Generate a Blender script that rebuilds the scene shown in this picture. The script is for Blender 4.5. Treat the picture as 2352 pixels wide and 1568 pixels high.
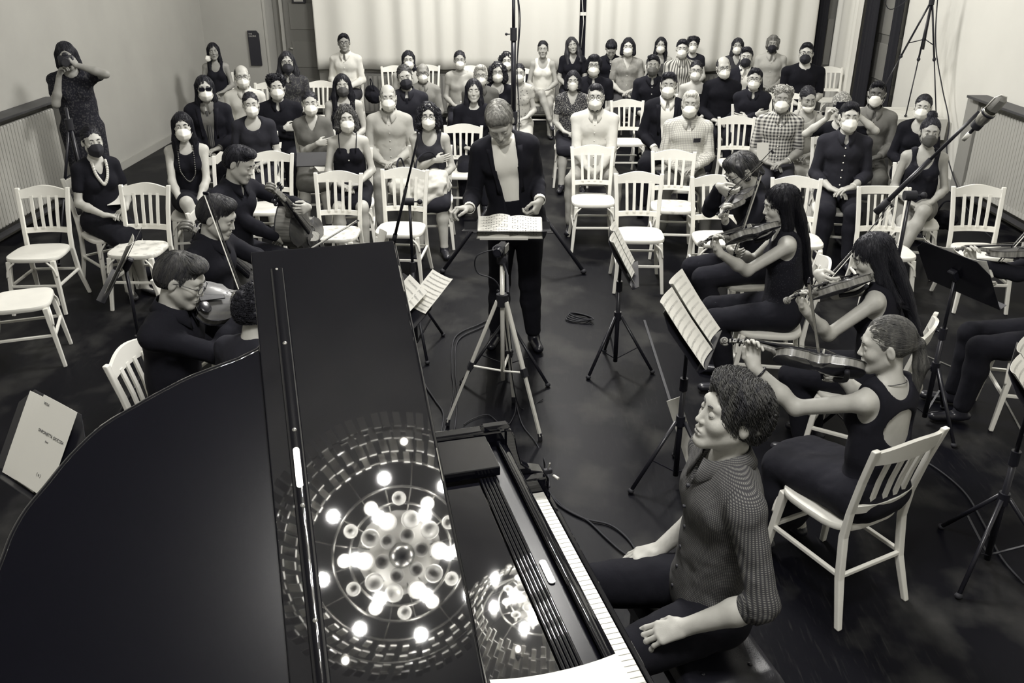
import bpy, math, random
import numpy as np
from math import sin, cos, pi, radians as R
from mathutils import Vector, Matrix
for _o in list(bpy.data.objects): bpy.data.objects.remove(_o)
scn = bpy.context.scene
COL = scn.collection
# ---------------------------------------------------------------- camera (a balcony above the players, looking down the hall)
FPX = 2031.0; PITCH = math.atan(924/2031); YAW = R(.54); CAMH = 2.7
cam = bpy.data.objects.new('camera', bpy.data.cameras.new('camera')); COL.objects.link(cam)
cam.location = (0, 0, CAMH); cam.rotation_euler = (pi/2-PITCH, 0, YAW)
cam.data.sensor_width = 36; cam.data.lens = 36*FPX/2352; cam.data.clip_start = .05; cam.data.clip_end = 100
scn.camera = cam
# ---------------------------------------------------------------- world, exposure
w = bpy.data.worlds.new('world'); scn.world = w; w.use_nodes = True
w.node_tree.nodes['Background'].inputs[0].default_value = (.45, .55, 1.0, 1)
w.node_tree.nodes['Background'].inputs[1].default_value = .06
vs = scn.view_settings; vs.view_transform = 'Standard'; vs.look = 'None'; vs.gamma = 1; vs.use_curve_mapping = False; vs.exposure = 0.0
LAMP_Z = 5.0
CHAND = [(.22, 1.22), (.25, 6.7), (.25, 11.6)]      # two chandeliers down the hall; a third, unseen, added to light the audience
def area(name, loc, size, power, rot=(0, 0, 0)):
    l = bpy.data.lights.new(name, 'AREA'); l.shape = 'DISK'; l.size = size; l.energy = power; l.color = (1, .965, .9)
    o = bpy.data.objects.new(name, l); o.location = loc; o.rotation_euler = rot; COL.objects.link(o); return o
# ---------------------------------------------------------------- helpers
_ct, _st = cos(PITCH), sin(PITCH)
_fw = Vector((-sin(YAW)*_ct, cos(YAW)*_ct, -_st)); _rt = Vector((cos(YAW), sin(YAW), 0)); _up = _rt.cross(_fw)
def at(px, py, z):
    """the point of the hall at height z that the photograph shows at px, py"""
    v = _fw*FPX+_rt*(px-1176)+_up*(784-py); return Vector((0, 0, CAMH))+v*((z-CAMH)/v.z)
def tint(v):
    t = min(1, v/.3); b = min(1, v/.07)**.5; return (v*(.85+.16*b), v*(.87+.125*b), v*(1.65-.73*b), 1)
_M = {}
def mat(name, v=.5, rough=.6, metal=0, spec=.5, coat=0, noise=0, nscale=20, bump=0, bscale=150, stretch=None, pattern=None, p2=.5, psc=60, emit=0, croug=.03, fold=0):
    if name in _M: return _M[name]
    m = bpy.data.materials.new(name); m.use_nodes = True; nt = m.node_tree; b = nt.nodes['Principled BSDF']
    b.inputs['Base Color'].default_value = tint(v); b.inputs['Roughness'].default_value = rough; b.inputs['Metallic'].default_value = metal
    b.inputs['Specular IOR Level'].default_value = spec; b.inputs['Coat Weight'].default_value = coat; b.inputs['Coat Roughness'].default_value = croug
    L = nt.links.new; N = nt.nodes.new
    tc = N('ShaderNodeTexCoord'); src = tc.outputs['Object']
    if stretch:
        mp = N('ShaderNodeMapping'); mp.inputs['Scale'].default_value = stretch; L(src, mp.inputs['Vector']); src2 = mp.outputs['Vector']
    else: src2 = src
    col = None
    def mixc(fac, a, c):
        mx = N('ShaderNodeMix'); mx.data_type = 'RGBA'
        for i, x in ((6, a), (7, c)):
            if isinstance(x, (int, float)): mx.inputs[i].default_value = tint(x)
            else: L(x, mx.inputs[i])
        L(fac, mx.inputs[0]); return mx.outputs[2]
    def ramp(x, lo, hi):
        r = N('ShaderNodeMapRange'); r.inputs[1].default_value = lo; r.inputs[2].default_value = hi; L(x, r.inputs[0]); return r.outputs[0]
    def band(comp, scale, width=.5, soft=.08):
        s = N('ShaderNodeSeparateXYZ'); L(src, s.inputs[0]); a = N('ShaderNodeMath'); a.operation = 'MULTIPLY'; a.inputs[1].default_value = scale
        if comp == 0:
            at2 = N('ShaderNodeMath'); at2.operation = 'ARCTAN2'; L(s.outputs[0], at2.inputs[0]); L(s.outputs[1], at2.inputs[1]); a2 = N('ShaderNodeMath'); a2.operation = 'MULTIPLY'; a2.inputs[1].default_value = .16; L(at2.outputs[0], a2.inputs[0]); L(a2.outputs[0], a.inputs[0])
        else: L(s.outputs[comp], a.inputs[0])
        f = N('ShaderNodeMath'); f.operation = 'PINGPONG'; f.inputs[1].default_value = .5; L(a.outputs[0], f.inputs[0]); return ramp(f.outputs[0], width*.5-soft, width*.5+soft)
    def mth(op, a, c):
        q = N('ShaderNodeMath'); q.operation = op; L(a, q.inputs[0])
        if isinstance(c, (int, float)): q.inputs[1].default_value = c
        else: L(c, q.inputs[1])
        return q.outputs[0]
    if pattern == 'stripes': col = mixc(band(0, psc, .55), v, p2)
    elif pattern == 'check':
        s = mth('ADD', band(0, psc, .5), band(2, psc, .5)); col = mixc(mth('MULTIPLY', s, .5), v, p2)
    elif pattern == 'grid':
        s = mth('MAXIMUM', band(0, psc, .8, .06), band(2, psc, .8, .06)); col = mixc(s, v, p2)
    elif pattern == 'dots':
        s = mth('MULTIPLY', band(0, psc, .5, .12), band(2, psc, .5, .12)); col = mixc(s, v, p2)
    elif pattern in ('floral', 'leaf'):
        vo = N('ShaderNodeTexVoronoi'); vo.inputs['Scale'].default_value = psc; L(src, vo.inputs[0])
        col = mixc(ramp(vo.outputs['Distance'], .32, .2), v, p2)
    elif pattern == 'speck':
        vo = N('ShaderNodeTexNoise'); vo.inputs['Scale'].default_value = psc; vo.inputs['Detail'].default_value = 3; L(src, vo.inputs[0])
        col = mixc(ramp(vo.outputs[0], .52, .62), v, p2)
    if noise:
        n = N('ShaderNodeTexNoise'); n.inputs['Scale'].default_value = nscale; n.inputs['Detail'].default_value = 6; L(src2, n.inputs['Vector'])
        c2 = mixc(ramp(n.outputs[0], .3, .7), v*(1-noise), min(1, v*(1+noise)))
        if col is None: col = c2
        else:
            mx = N('ShaderNodeMix'); mx.data_type = 'RGBA'; mx.blend_type = 'MULTIPLY'; mx.inputs[0].default_value = 1; L(col, mx.inputs[6]); L(mixc(ramp(n.outputs[0], .3, .7), 1-noise, 1.0), mx.inputs[7]); col = mx.outputs[2]
    if col is not None: L(col, b.inputs['Base Color'])
    if bump:
        n = N('ShaderNodeTexNoise'); n.inputs['Scale'].default_value = bscale; n.inputs['Detail'].default_value = 4; L(src2, n.inputs['Vector'])
        bp = N('ShaderNodeBump'); bp.inputs['Strength'].default_value = bump; bp.inputs['Distance'].default_value = .004; L(n.outputs[0], bp.inputs['Height']); L(bp.outputs[0], b.inputs['Normal'])
    if fold:
        n2 = N('ShaderNodeTexNoise'); n2.inputs['Scale'].default_value = 8; n2.inputs['Detail'].default_value = 1.5; n2.inputs['Distortion'].default_value = .5; L(src, n2.inputs['Vector'])
        b2 = N('ShaderNodeBump'); b2.inputs['Strength'].default_value = fold; b2.inputs['Distance'].default_value = .03; L(n2.outputs[0], b2.inputs['Height'])
        if bump: L(bp.outputs[0], b2.inputs['Normal'])
        L(b2.outputs[0], b.inputs['Normal'])
    if emit:
        b.inputs['Emission Color'].default_value = (1, .95, .85, 1); b.inputs['Emission Strength'].default_value = emit
    _M[name] = m; return m
def cloth(v, **k):
    k.setdefault('rough', .9); k.setdefault('bump', .15); k.setdefault('bscale', 350); k.setdefault('fold', .4); k.setdefault('spec', .2)
    return mat('cloth_%.3f_%s' % (v, '_'.join(str(k[q]) for q in sorted(k) if q in ('pattern', 'p2', 'psc', 'rough'))), v, **k)
def tag(o, label, cat, group=None):
    o['label'] = label; o['category'] = cat
    if group: o['group'] = group
    return o
def empty(name, loc=(0, 0, 0), rz=0, label=None, cat=None, group=None, parent=None):
    o = bpy.data.objects.new(name, None); o.empty_display_size = .1; COL.objects.link(o); o.location = loc; o.rotation_euler = (0, 0, rz)
    if label: tag(o, label, cat, group)
    if parent: o.parent = parent
    return o
def npmesh(name, V, Fq, mats, smooth=True, parent=None, mi=None):
    """V (n,3) array, Fq list of face arrays (each (m,3) or (m,4))"""
    me = bpy.data.meshes.new(name); V = np.asarray(V, dtype=np.float32)
    Fq = [np.asarray(f, dtype=np.int32) for f in Fq if len(f)]
    me.vertices.add(len(V)); me.vertices.foreach_set('co', V.ravel())
    loops = np.concatenate([f.ravel() for f in Fq]); ls = []; st = 0
    for f in Fq:
        ls.append(st+np.arange(len(f), dtype=np.int32)*f.shape[1]); st += f.size
    ls = np.concatenate(ls)
    me.loops.add(len(loops)); me.loops.foreach_set('vertex_index', loops); me.polygons.add(len(ls)); me.polygons.foreach_set('loop_start', ls)
    for m in (mats if isinstance(mats, (list, tuple)) else [mats]): me.materials.append(m)
    if mi is not None: me.polygons.foreach_set('material_index', np.asarray(mi, dtype=np.int32))
    me.update(calc_edges=True)
    if smooth: me.polygons.foreach_set('use_smooth', np.ones(len(ls), dtype=bool))
    o = bpy.data.objects.new(name, me); COL.objects.link(o)
    if parent: o.parent = parent
    return o
class MB:
    """collects simple shapes and links them as ONE mesh object"""
    def __init__(s): s.v = []; s.q = []; s.m = []; s.mi = 0; s.nv = 0
    def add(s, V, F, mi=None):
        s.v.extend([tuple(x) for x in V]); n = s.nv
        for f in F: s.q.append([i+n for i in f]); s.m.append(s.mi if mi is None else mi)
        s.nv += len(V); return s
    def box(s, c, d, M=None, mi=None, bev=0):
        hx, hy, hz = d[0]/2, d[1]/2, d[2]/2
        if bev:
            b = min(bev, hx*.9, hy*.9, hz*.9); V = []
            for z, i in ((-hz, b), (-hz+b, 0), (hz-b, 0), (hz, b)):
                x, y = hx-i, hy-i
                V += [(-x+b*(i == 0), -y, z), (x-b*(i == 0), -y, z), (x, -y+b*(i == 0), z), (x, y-b*(i == 0), z), (x-b*(i == 0), y, z), (-x+b*(i == 0), y, z), (-x, y-b*(i == 0), z), (-x, -y+b*(i == 0), z)]
            F = [list(range(7, -1, -1)), list(range(24, 32))]
            for k in range(3):
                for j in range(8): F.append([k*8+j, k*8+(j+1) % 8, (k+1)*8+(j+1) % 8, (k+1)*8+j])
        else:
            V = [(x*hx, y*hy, z*hz) for z in (-1, 1) for x, y in ((-1, -1), (1, -1), (1, 1), (-1, 1))]
            F = [[3, 2, 1, 0], [4, 5, 6, 7], [0, 1, 5, 4], [1, 2, 6, 5], [2, 3, 7, 6], [3, 0, 4, 7]]
        c = Vector(c)
        V = [(M @ Vector(v) if M is not None else Vector(v))+c for v in V]
        return s.add(V, F, mi)
    def bar(s, a, b, w, h=None, up=(0, 0, 1), mi=None, bev=0, w2=None, h2=None):
        a, b = Vector(a), Vector(b); h = h or w; d = (b-a); L = d.length; d.normalize(); up = Vector(up)
        if abs(d.dot(up)) > .98: up = Vector((0, 1, 0))
        x = d.cross(up).normalized(); y = x.cross(d)
        if w2 or h2:
            V = []
            for p, ww, hh in ((a, w, h), (b, w2 or w, h2 or h)):
                for sx, sy in ((-1, -1), (1, -1), (1, 1), (-1, 1)): V.append(p+x*sx*ww/2+y*sy*hh/2)
            return s.add(V, [[0, 1, 2, 3], [7, 6, 5, 4], [1, 0, 4, 5], [2, 1, 5, 6], [3, 2, 6, 7], [0, 3, 7, 4]], mi)
        M = Matrix((x, d, y)).transposed(); return s.box((a+b)/2, (w, L, h), M, mi, bev)
    def tube(s, pts, r, n=8, mi=None, cap=True, flat=None):
        pts = [Vector(p) for p in pts]; rs = r if isinstance(r, (list, tuple)) else [r]*len(pts)
        t = (pts[1]-pts[0]).normalized(); u = t.orthogonal().normalized() if flat is None else (Vector(flat)-t*t.dot(Vector(flat))).normalized(); V = []; F = []
        for i, p in enumerate(pts):
            t = (pts[min(i+1, len(pts)-1)]-pts[max(i-1, 0)]).normalized(); u = (u-t*t.dot(u)).normalized(); w_ = t.cross(u)
            for k in range(n):
                a = 2*pi*k/n; V.append(p+(u*cos(a)+w_*sin(a))*rs[i])
        for i in range(len(pts)-1):
            for k in range(n): F.append([i*n+k, i*n+(k+1) % n, (i+1)*n+(k+1) % n, (i+1)*n+k])
        if cap: F.append(list(range(n-1, -1, -1))); F.append([(len(pts)-1)*n+k for k in range(n)])
        return s.add(V, F, mi)
    def cyl(s, a, b, r, n=16, r2=None, mi=None): return s.tube([a, b], [r, r if r2 is None else r2], n, mi)
    def ell(s, c, r, nu=16, nv=10, M=None, mi=None):
        V = []; F = []; c = Vector(c); r = (r, r, r) if isinstance(r, (int, float)) else r
        for j in range(nv+1):
            th = pi*j/nv
            for i in range(nu):
                a = 2*pi*i/nu; p = Vector((r[0]*sin(th)*cos(a), r[1]*sin(th)*sin(a), r[2]*cos(th))); V.append((M @ p if M else p)+c)
        for j in range(nv):
            for i in range(nu): F.append([j*nu+i, (j+1)*nu+i, (j+1)*nu+(i+1) % nu, j*nu+(i+1) % nu])
        return s.add(V, F, mi)
    def lathe(s, prof, c=(0, 0, 0), n=24, M=None, mi=None):
        V = []; F = []; c = Vector(c)
        for r_, z in prof:
            for i in range(n):
                a = 2*pi*i/n; p = Vector((r_*cos(a), r_*sin(a), z)); V.append((M @ p if M else p)+c)
        for j in range(len(prof)-1):
            for i in range(n): F.append([j*n+i, j*n+(i+1) % n, (j+1)*n+(i+1) % n, (j+1)*n+i])
        return s.add(V, F, mi)
    def grid(s, P, mi=None, close=False):
        """P[i][j] points"""
        nr, nc = len(P), len(P[0]); V = [p for row in P for p in row]; F = []
        for i in range(nr-1):
            for j in range(nc-1+(1 if close else 0)): F.append([i*nc+j, i*nc+(j+1) % nc, (i+1)*nc+(j+1) % nc, (i+1)*nc+j])
        return s.add(V, F, mi)
    def prism(s, pts, z0, z1, M=None, c=(0, 0, 0), mi=None):
        n = len(pts); c = Vector(c); V = [Vector((x, y, z)) for z in (z0, z1) for x, y in pts]; V = [(M @ v if M else v)+c for v in V]
        F = [list(range(n-1, -1, -1)), list(range(n, 2*n))]+[[i, (i+1) % n, n+(i+1) % n, n+i] for i in range(n)]
        return s.add(V, F, mi)
    def build(s, name, mats, parent=None, smooth=False, bevel=0, M=None, auto=None):
        me = bpy.data.meshes.new(name); V = s.v if M is None else [tuple(M @ Vector(v)) for v in s.v]
        me.from_pydata(V, [], s.q)
        for m in (mats if isinstance(mats, (list, tuple)) else [mats]): me.materials.append(m)
        me.polygons.foreach_set('material_index', s.m)
        if smooth or auto: me.polygons.foreach_set('use_smooth', [True]*len(s.q))
        me.update()
        if auto: me.set_sharp_from_angle(angle=R(auto))
        o = bpy.data.objects.new(name, me); COL.objects.link(o)
        if parent: o.parent = parent
        if bevel:
            b = o.modifiers.new('bevel', 'BEVEL'); b.width = bevel; b.segments = 2; b.limit_method = 'ANGLE'
        return o
def copy_tree(o, parent=None):
    c = o.copy(); COL.objects.link(c); c.parent = parent
    for ch in o.children: copy_tree(ch, c)
    return c
def spline(pts, n=8):
    pts = [Vector(p) for p in pts]; out = []; P_ = [pts[0]]+pts+[pts[-1]]
    for i in range(1, len(P_)-2):
        a, b, c, d = P_[i-1:i+3]
        for k in range(n):
            t = k/n; out.append(.5*((2*b)+(c-a)*t+(2*a-5*b+4*c-d)*t*t+(3*b-a-3*c+d)*t**3))
    out.append(pts[-1]); return out
# ---------------------------------------------------------------- smooth solid modelling with distance fields -> quad meshes
_rs = np.random.RandomState(7)
_NT = _rs.rand(32, 32, 32).astype(np.float32)
def vnoise(P, f):
    q = np.asarray(P)*f; i = np.floor(q).astype(int); t = q-i; t = t*t*(3-2*t); out = 0
    for dx in (0, 1):
        for dy in (0, 1):
            for dz in (0, 1):
                wgt = (t[:, 0] if dx else 1-t[:, 0])*(t[:, 1] if dy else 1-t[:, 1])*(t[:, 2] if dz else 1-t[:, 2])
                out = out+wgt*_NT[(i[:, 0]+dx) & 31, (i[:, 1]+dy) & 31, (i[:, 2]+dz) & 31]
    return out-.5
class Sdf:
    def __init__(s): s.p = []; s.k = .03
    def _a(s, fn, c, rad, k, op): s.p.append((fn, np.array(c, float), rad, s.k if k is None else k, op)); return s
    def cone(s, a, b, ra, rb=None, k=None, flat=None, op='u'):
        a = np.array(a, float); b = np.array(b, float); rb = ra if rb is None else rb; ba = b-a
        if flat is not None: wv = np.array(flat[0], float); wv /= np.linalg.norm(wv); g = 1/flat[1]-1; ba2 = ba+g*(ba@wv)*wv
        else: wv = None; ba2 = ba
        L = max(ba2@ba2, 1e-12)
        def fn(x, y, z):
            px, py, pz = x-a[0], y-a[1], z-a[2]
            if wv is not None:
                d = (px*wv[0]+py*wv[1]+pz*wv[2])*g; px = px+d*wv[0]; py = py+d*wv[1]; pz = pz+d*wv[2]
            t = np.clip((px*ba2[0]+py*ba2[1]+pz*ba2[2])/L, 0, 1)
            d = np.sqrt((px-t*ba2[0])**2+(py-t*ba2[1])**2+(pz-t*ba2[2])**2)-(ra+(rb-ra)*t)
            return d*(.5+.5*flat[1]) if wv is not None else d
        return s._a(fn, (a+b)/2, np.linalg.norm(ba)/2+max(ra, rb), k, op)
    def ell(s, c, r, Rm=None, k=None, op='u'):
        c = np.array(c, float); r = np.array((r, r, r) if isinstance(r, (int, float)) else r, float); Q = None if Rm is None else np.array(Rm)
        def fn(x, y, z):
            p = [x-c[0], y-c[1], z-c[2]]
            if Q is not None: p = [Q[0, i]*p[0]+Q[1, i]*p[1]+Q[2, i]*p[2] for i in range(3)]
            k0 = np.sqrt((p[0]/r[0])**2+(p[1]/r[1])**2+(p[2]/r[2])**2); k1 = np.sqrt((p[0]/r[0]**2)**2+(p[1]/r[1]**2)**2+(p[2]/r[2]**2)**2)
            return k0*(k0-1)/np.maximum(k1, 1e-6)
        return s._a(fn, c, r.max(), k, op)
    def plane(s, n, c, k=.004):
        """keep where n.p < c"""
        n = np.array(n, float); n /= np.linalg.norm(n)
        def fn(x, y, z): return n[0]*x+n[1]*y+n[2]*z-c
        s.p.append((fn, None, 0, k, 'i')); return s
    def _mix(s, F, d, k, op):
        if op == 'u': h = np.clip(.5+.5*(F-d)/k, 0, 1); return F+(d-F)*h-k*h*(1-h)
        if op == 's': d = -d
        h = np.clip(.5-.5*(F-d)/k, 0, 1); return F+(d-F)*h+k*h*(1-h)
    def ev(s, P):
        x, y, z = P[:, 0], P[:, 1], P[:, 2]; F = np.full(len(P), .3, dtype=np.float32)
        for fn, c, rad, k, op in s.p: F = s._mix(F, fn(x, y, z), max(k, 1e-4), op)
        return F
    def grad(s, P, e=.002):
        f = s.ev(P); g = np.stack([s.ev(P+np.eye(3)[i]*e)-f for i in range(3)], 1)/e; n = np.linalg.norm(g, axis=1, keepdims=True); return f, g/np.maximum(n, 1e-6)
    def bounds(s):
        lo = np.full(3, 9.); hi = -lo
        for fn, c, rad, k, op in s.p:
            if op == 'u': lo = np.minimum(lo, c-rad); hi = np.maximum(hi, c+rad)
        return lo-.02, hi+.02
    def mesh(s, h, lo=None, hi=None, M=None):
        """M: optional (R, origin) frame in which the box lo..hi lives"""
        if lo is None: lo, hi = s.bounds()
        lo = np.array(lo, float); hi = np.array(hi, float); n = np.maximum(np.ceil((hi-lo)/h).astype(int)+1, 3)
        ax = [lo[i]+h*np.arange(n[i]) for i in range(3)]; F = np.full(n, .3, dtype=np.float32)
        if M is not None:
            Rm, o = np.array(M[0]), np.array(M[1]); G = np.stack(np.meshgrid(*ax, indexing='ij'), -1).astype(np.float32)@Rm.T.astype(np.float32)+o.astype(np.float32)
            gc = Rm@((lo+hi)/2)+o; gr = np.linalg.norm(hi-lo)/2
            for fn, c, rad, k, op in s.p:
                if c is not None and np.linalg.norm(c-gc) > gr+rad+.05: continue
                F = s._mix(F, fn(G[..., 0], G[..., 1], G[..., 2]), max(k, 1e-4), op)
        else:
            X = [ax[0][:, None, None].astype(np.float32), ax[1][None, :, None].astype(np.float32), ax[2][None, None, :].astype(np.float32)]
            for fn, c, rad, k, op in s.p:
                if c is None: sl = (slice(None),)*3
                else:
                    i0 = np.clip(((c-rad-.05-lo)/h).astype(int), 0, n); i1 = np.clip(((c+rad+.05-lo)/h).astype(int)+2, 0, n)
                    if (i1 <= i0).any(): continue
                    sl = tuple(slice(a, b) for a, b in zip(i0, i1))
                F[sl] = s._mix(F[sl], fn(X[0][sl[0]], X[1][:, sl[1]], X[2][:, :, sl[2]]), max(k, 1e-4), op)
        V, Q = surfnet(F); V = V*h+lo
        if M is not None: V = V@Rm.T+o
        return V, Q
def surfnet(F):
    S = F < 0; n = F.shape; c = np.zeros([k-1 for k in n], dtype=np.int8)
    for i in (0, 1):
        for j in (0, 1):
            for k in (0, 1): c += S[i:n[0]-1+i, j:n[1]-1+j, k:n[2]-1+k]
    act = (c > 0) & (c < 8); cells = np.argwhere(act); idx = np.full(act.shape, -1, dtype=np.int32); idx[act] = np.arange(len(cells))
    if len(cells) == 0: return np.zeros((0, 3)), np.zeros((0, 4), dtype=np.int32)
    acc = np.zeros((len(cells), 3)); cnt = np.zeros(len(cells)); co = [(i, j, k) for i in (0, 1) for j in (0, 1) for k in (0, 1)]
    val = {q: F[cells[:, 0]+q[0], cells[:, 1]+q[1], cells[:, 2]+q[2]] for q in co}
    for q in co:
        for a in range(3):
            if q[a] == 0:
                q2 = list(q); q2[a] = 1; f0, f1 = val[q], val[tuple(q2)]; m = (f0 < 0) != (f1 < 0); t = np.where(m, f0/np.where(m, f0-f1, 1), 0)
                p = np.repeat(np.array(q, float)[None], len(cells), 0); p[:, a] = t; acc[m] += p[m]; cnt[m] += 1
    V = cells+acc/cnt[:, None]; Q = []
    for a in range(3):
        b, d = (a+1) % 3, (a+2) % 3; s0 = [slice(None)]*3; s1 = [slice(None)]*3; s0[a] = slice(0, n[a]-1); s1[a] = slice(1, n[a])
        for t in (b, d): s0[t] = slice(1, n[t]-1); s1[t] = slice(1, n[t]-1)
        A, B = S[tuple(s0)], S[tuple(s1)]; e = np.argwhere(A != B); up = A[tuple(e.T)]; e[:, b] += 1; e[:, d] += 1
        eb = np.zeros(3, int); eb[b] = 1; ed = np.zeros(3, int); ed[d] = 1
        q = np.stack([idx[tuple((e-eb-ed).T)], idx[tuple((e-ed).T)], idx[tuple(e.T)], idx[tuple((e-eb).T)]], 1)
        q[~up] = q[~up][:, ::-1]; Q.append(q)
    return V, np.concatenate(Q).astype(np.int32)
def vnormals(V, Q):
    n = np.cross(V[Q[:, 2]]-V[Q[:, 0]], V[Q[:, 3]]-V[Q[:, 1]]); N = np.zeros_like(V)
    for i in range(4): np.add.at(N, Q[:, i], n)
    return N/np.maximum(np.linalg.norm(N, axis=1, keepdims=True), 1e-9)
def tubes(P, r, ns=3):
    """P (S,M,3) strands -> verts, quads; r (M,) radii"""
    S, M_, _ = P.shape; T = np.zeros_like(P); T[:, 1:-1] = P[:, 2:]-P[:, :-2]; T[:, 0] = P[:, 1]-P[:, 0]; T[:, -1] = P[:, -1]-P[:, -2]
    T /= np.maximum(np.linalg.norm(T, axis=2, keepdims=True), 1e-7); ref = np.where(np.abs(T[..., 2:3]) > .9, np.array([1., 0, 0]), np.array([0, 0, 1.]))
    U = np.cross(T, ref); U /= np.maximum(np.linalg.norm(U, axis=2, keepdims=True), 1e-7); W = np.cross(T, U); V = []
    for k in range(ns):
        a = 2*pi*k/ns; V.append(P+(U*cos(a)+W*sin(a))*r[None, :, None])
    V = np.stack(V, 2).reshape(-1, 3); b = (np.arange(S)[:, None, None]*M_+np.arange(M_-1)[None, :, None])*ns; k = np.arange(ns)[None, None, :]; k2 = (k+1) % ns
    Q = np.stack([b+k, b+k2, b+ns+k2, b+ns+k], -1).reshape(-1, 4); return V, Q
# ---------------------------------------------------------------- people
SKIN = {'light': .46, 'mid': .36, 'tan': .26, 'dark': .09}
def skin(t): return mat('skin_'+t, SKIN[t], rough=.5, spec=.35, noise=.08, nscale=14, bump=.12, bscale=400)
def rotm(yaw=0, pitch=0, roll=0):
    return np.array(Matrix.Rotation(R(yaw), 3, 'Z') @ Matrix.Rotation(-R(pitch), 3, 'X') @ Matrix.Rotation(R(roll), 3, 'Y'))
def nrm(v): v = np.array(v, float); return v/max(np.linalg.norm(v), 1e-9)
def head_prims(S, Rm, c, s, fem, nose=1.0, ear=True, mouth=1.0, fat=0.0):
    def T(p): return Rm@(np.array(p, float)*s)+c
    g = .94 if fem else 1.0
    S.ell(T((0, -.014, .030)), np.array((.076, .098, .090))*s, Rm, k=.02)
    S.ell(T((0, .026, -.030)), np.array((.060*g+fat, .064, .084))*s, Rm, k=.03)
    for x in (-1, 1):
        S.cone(T((x*.050*g, .0, -.055)), T((x*.016, .068, -.100)), (.017+fat)*s, .015*s, k=.03)
        S.ell(T((x*.040*g, .060, -.028)), (.022+fat*.6)*s, k=.025)
    S.ell(T((0, .073, -.102)), np.array((.020, .018, .016))*s, Rm, k=.02)
    S.cone(T((-.034, .072, .027)), T((.034, .072, .027)), (.016 if not fem else .013)*s, k=.018)
    for x in (-1, 1): S.ell(T((x*.031, .100, .002)), np.array((.019, .018, .013))*s, Rm, k=.014, op='s')
    for x in (-1, 1): S.ell(T((x*.031, .0740, .002)), .0140*s, k=.006)
    S.cone(T((0, .084, .010)), T((0, .103*(.6+.4*nose), -.031)), .0065*s, .0095*s, k=.012)
    for x in (-1, 1): S.ell(T((x*.010, .094, -.035)), .0072*s, k=.008)
    for x in (-1, 1): S.ell(T((x*.006, .101, -.043)), .0033*s, k=.004, op='s')
    S.ell(T((0, .080, -.066)), np.array((.026, .016, .020))*s, Rm, k=.012)
    S.cone(T((-.017, .091, -.0625)), T((.017, .091, -.0625)), .0048*s, k=.005); S.cone(T((-.014, .090, -.0735)), T((.014, .090, -.0735)), .0056*s, k=.005)
    S.cone(T((-.021, .093, -.068)), T((.021, .093, -.068)), .0016*s, k=.003, op='s')
    if ear:
        for x in (-1, 1):
            S.ell(T((x*.078, -.010, -.008)), np.array((.009, .017, .031))*s, Rm@rotm(x*18, 8), k=.006)
            S.ell(T((x*.088, -.004, -.004)), np.array((.006, .009, .018))*s, Rm@rotm(x*18, 8), k=.004, op='s')
def hand_prims(S, W, d, n, s, thumb=1, curl=.5, spread=1.0, grip=None):
    """W wrist, d direction, n palm normal (the side fingers close to), thumb=+1/-1 side, curl per finger"""
    d = nrm(d); n = nrm(np.array(n)-d*np.dot(n, d)); sd = np.cross(d, n)*thumb
    cu = curl if isinstance(curl, (list, tuple)) else [curl]*4
    S.cone(W, W+d*.03*s, .024*s, .026*s, k=.015, flat=(n, .72))
    K = []
    for i in range(4):
        o = (.029-.0195*i)*s*spread; kn = W+d*(.086-.004*abs(i-1.3)-(.006 if i == 3 else 0))*s+sd*o; K.append(kn)
        S.cone(W+d*.018*s+sd*o*.55, kn, .0155*s, .0125*s, k=.014, flat=(n, .85))
    Lf = [(.044, .025, .020), (.048, .029, .021), (.045, .027, .021), (.035, .020, .018)]
    for i in range(4):
        p = K[i]; a = 0
        for j, l in enumerate(Lf[i]):
            a += cu[i]*(.9, 1.1, .7)[j]; q = p+(d*cos(a)+n*sin(a)+sd*(.04*(1.5-i)*spread))*l*s
            r0 = (.0094, .0086, .0078)[j]*s*(.88 if i == 3 else 1); S.cone(p, q, r0, r0*.93, k=.0035); p = q
    b = W+d*.024*s+sd*.022*s; t1 = b+(d*.55+sd*.62+n*.45)*.040*s; t2 = t1+(d*.85+sd*.15+n*.45)*.030*s; t3 = t2+(d*.8-sd*.1+n*.55)*.024*s
    S.cone(b, t1, .0155*s, .0115*s, k=.012); S.cone(t1, t2, .0108*s, .0098*s, k=.004); S.cone(t2, t3, .0096*s, .0082*s, k=.004)
def ik(a, t, l1, l2, pole):
    a = np.array(a, float); t = np.array(t, float); v = t-a; D = np.linalg.norm(v); 
    if D > (l1+l2)*.995: t = a+v*((l1+l2)*.995/D); v = t-a; D = np.linalg.norm(v)
    D = max(D, abs(l1-l2)+.01); x = (l1*l1-l2*l2+D*D)/(2*D); h = math.sqrt(max(l1*l1-x*x, 0)); u = v/D; p = np.array(pole, float); p = nrm(p-u*(p@u)); return a+u*x+p*h, t
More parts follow.
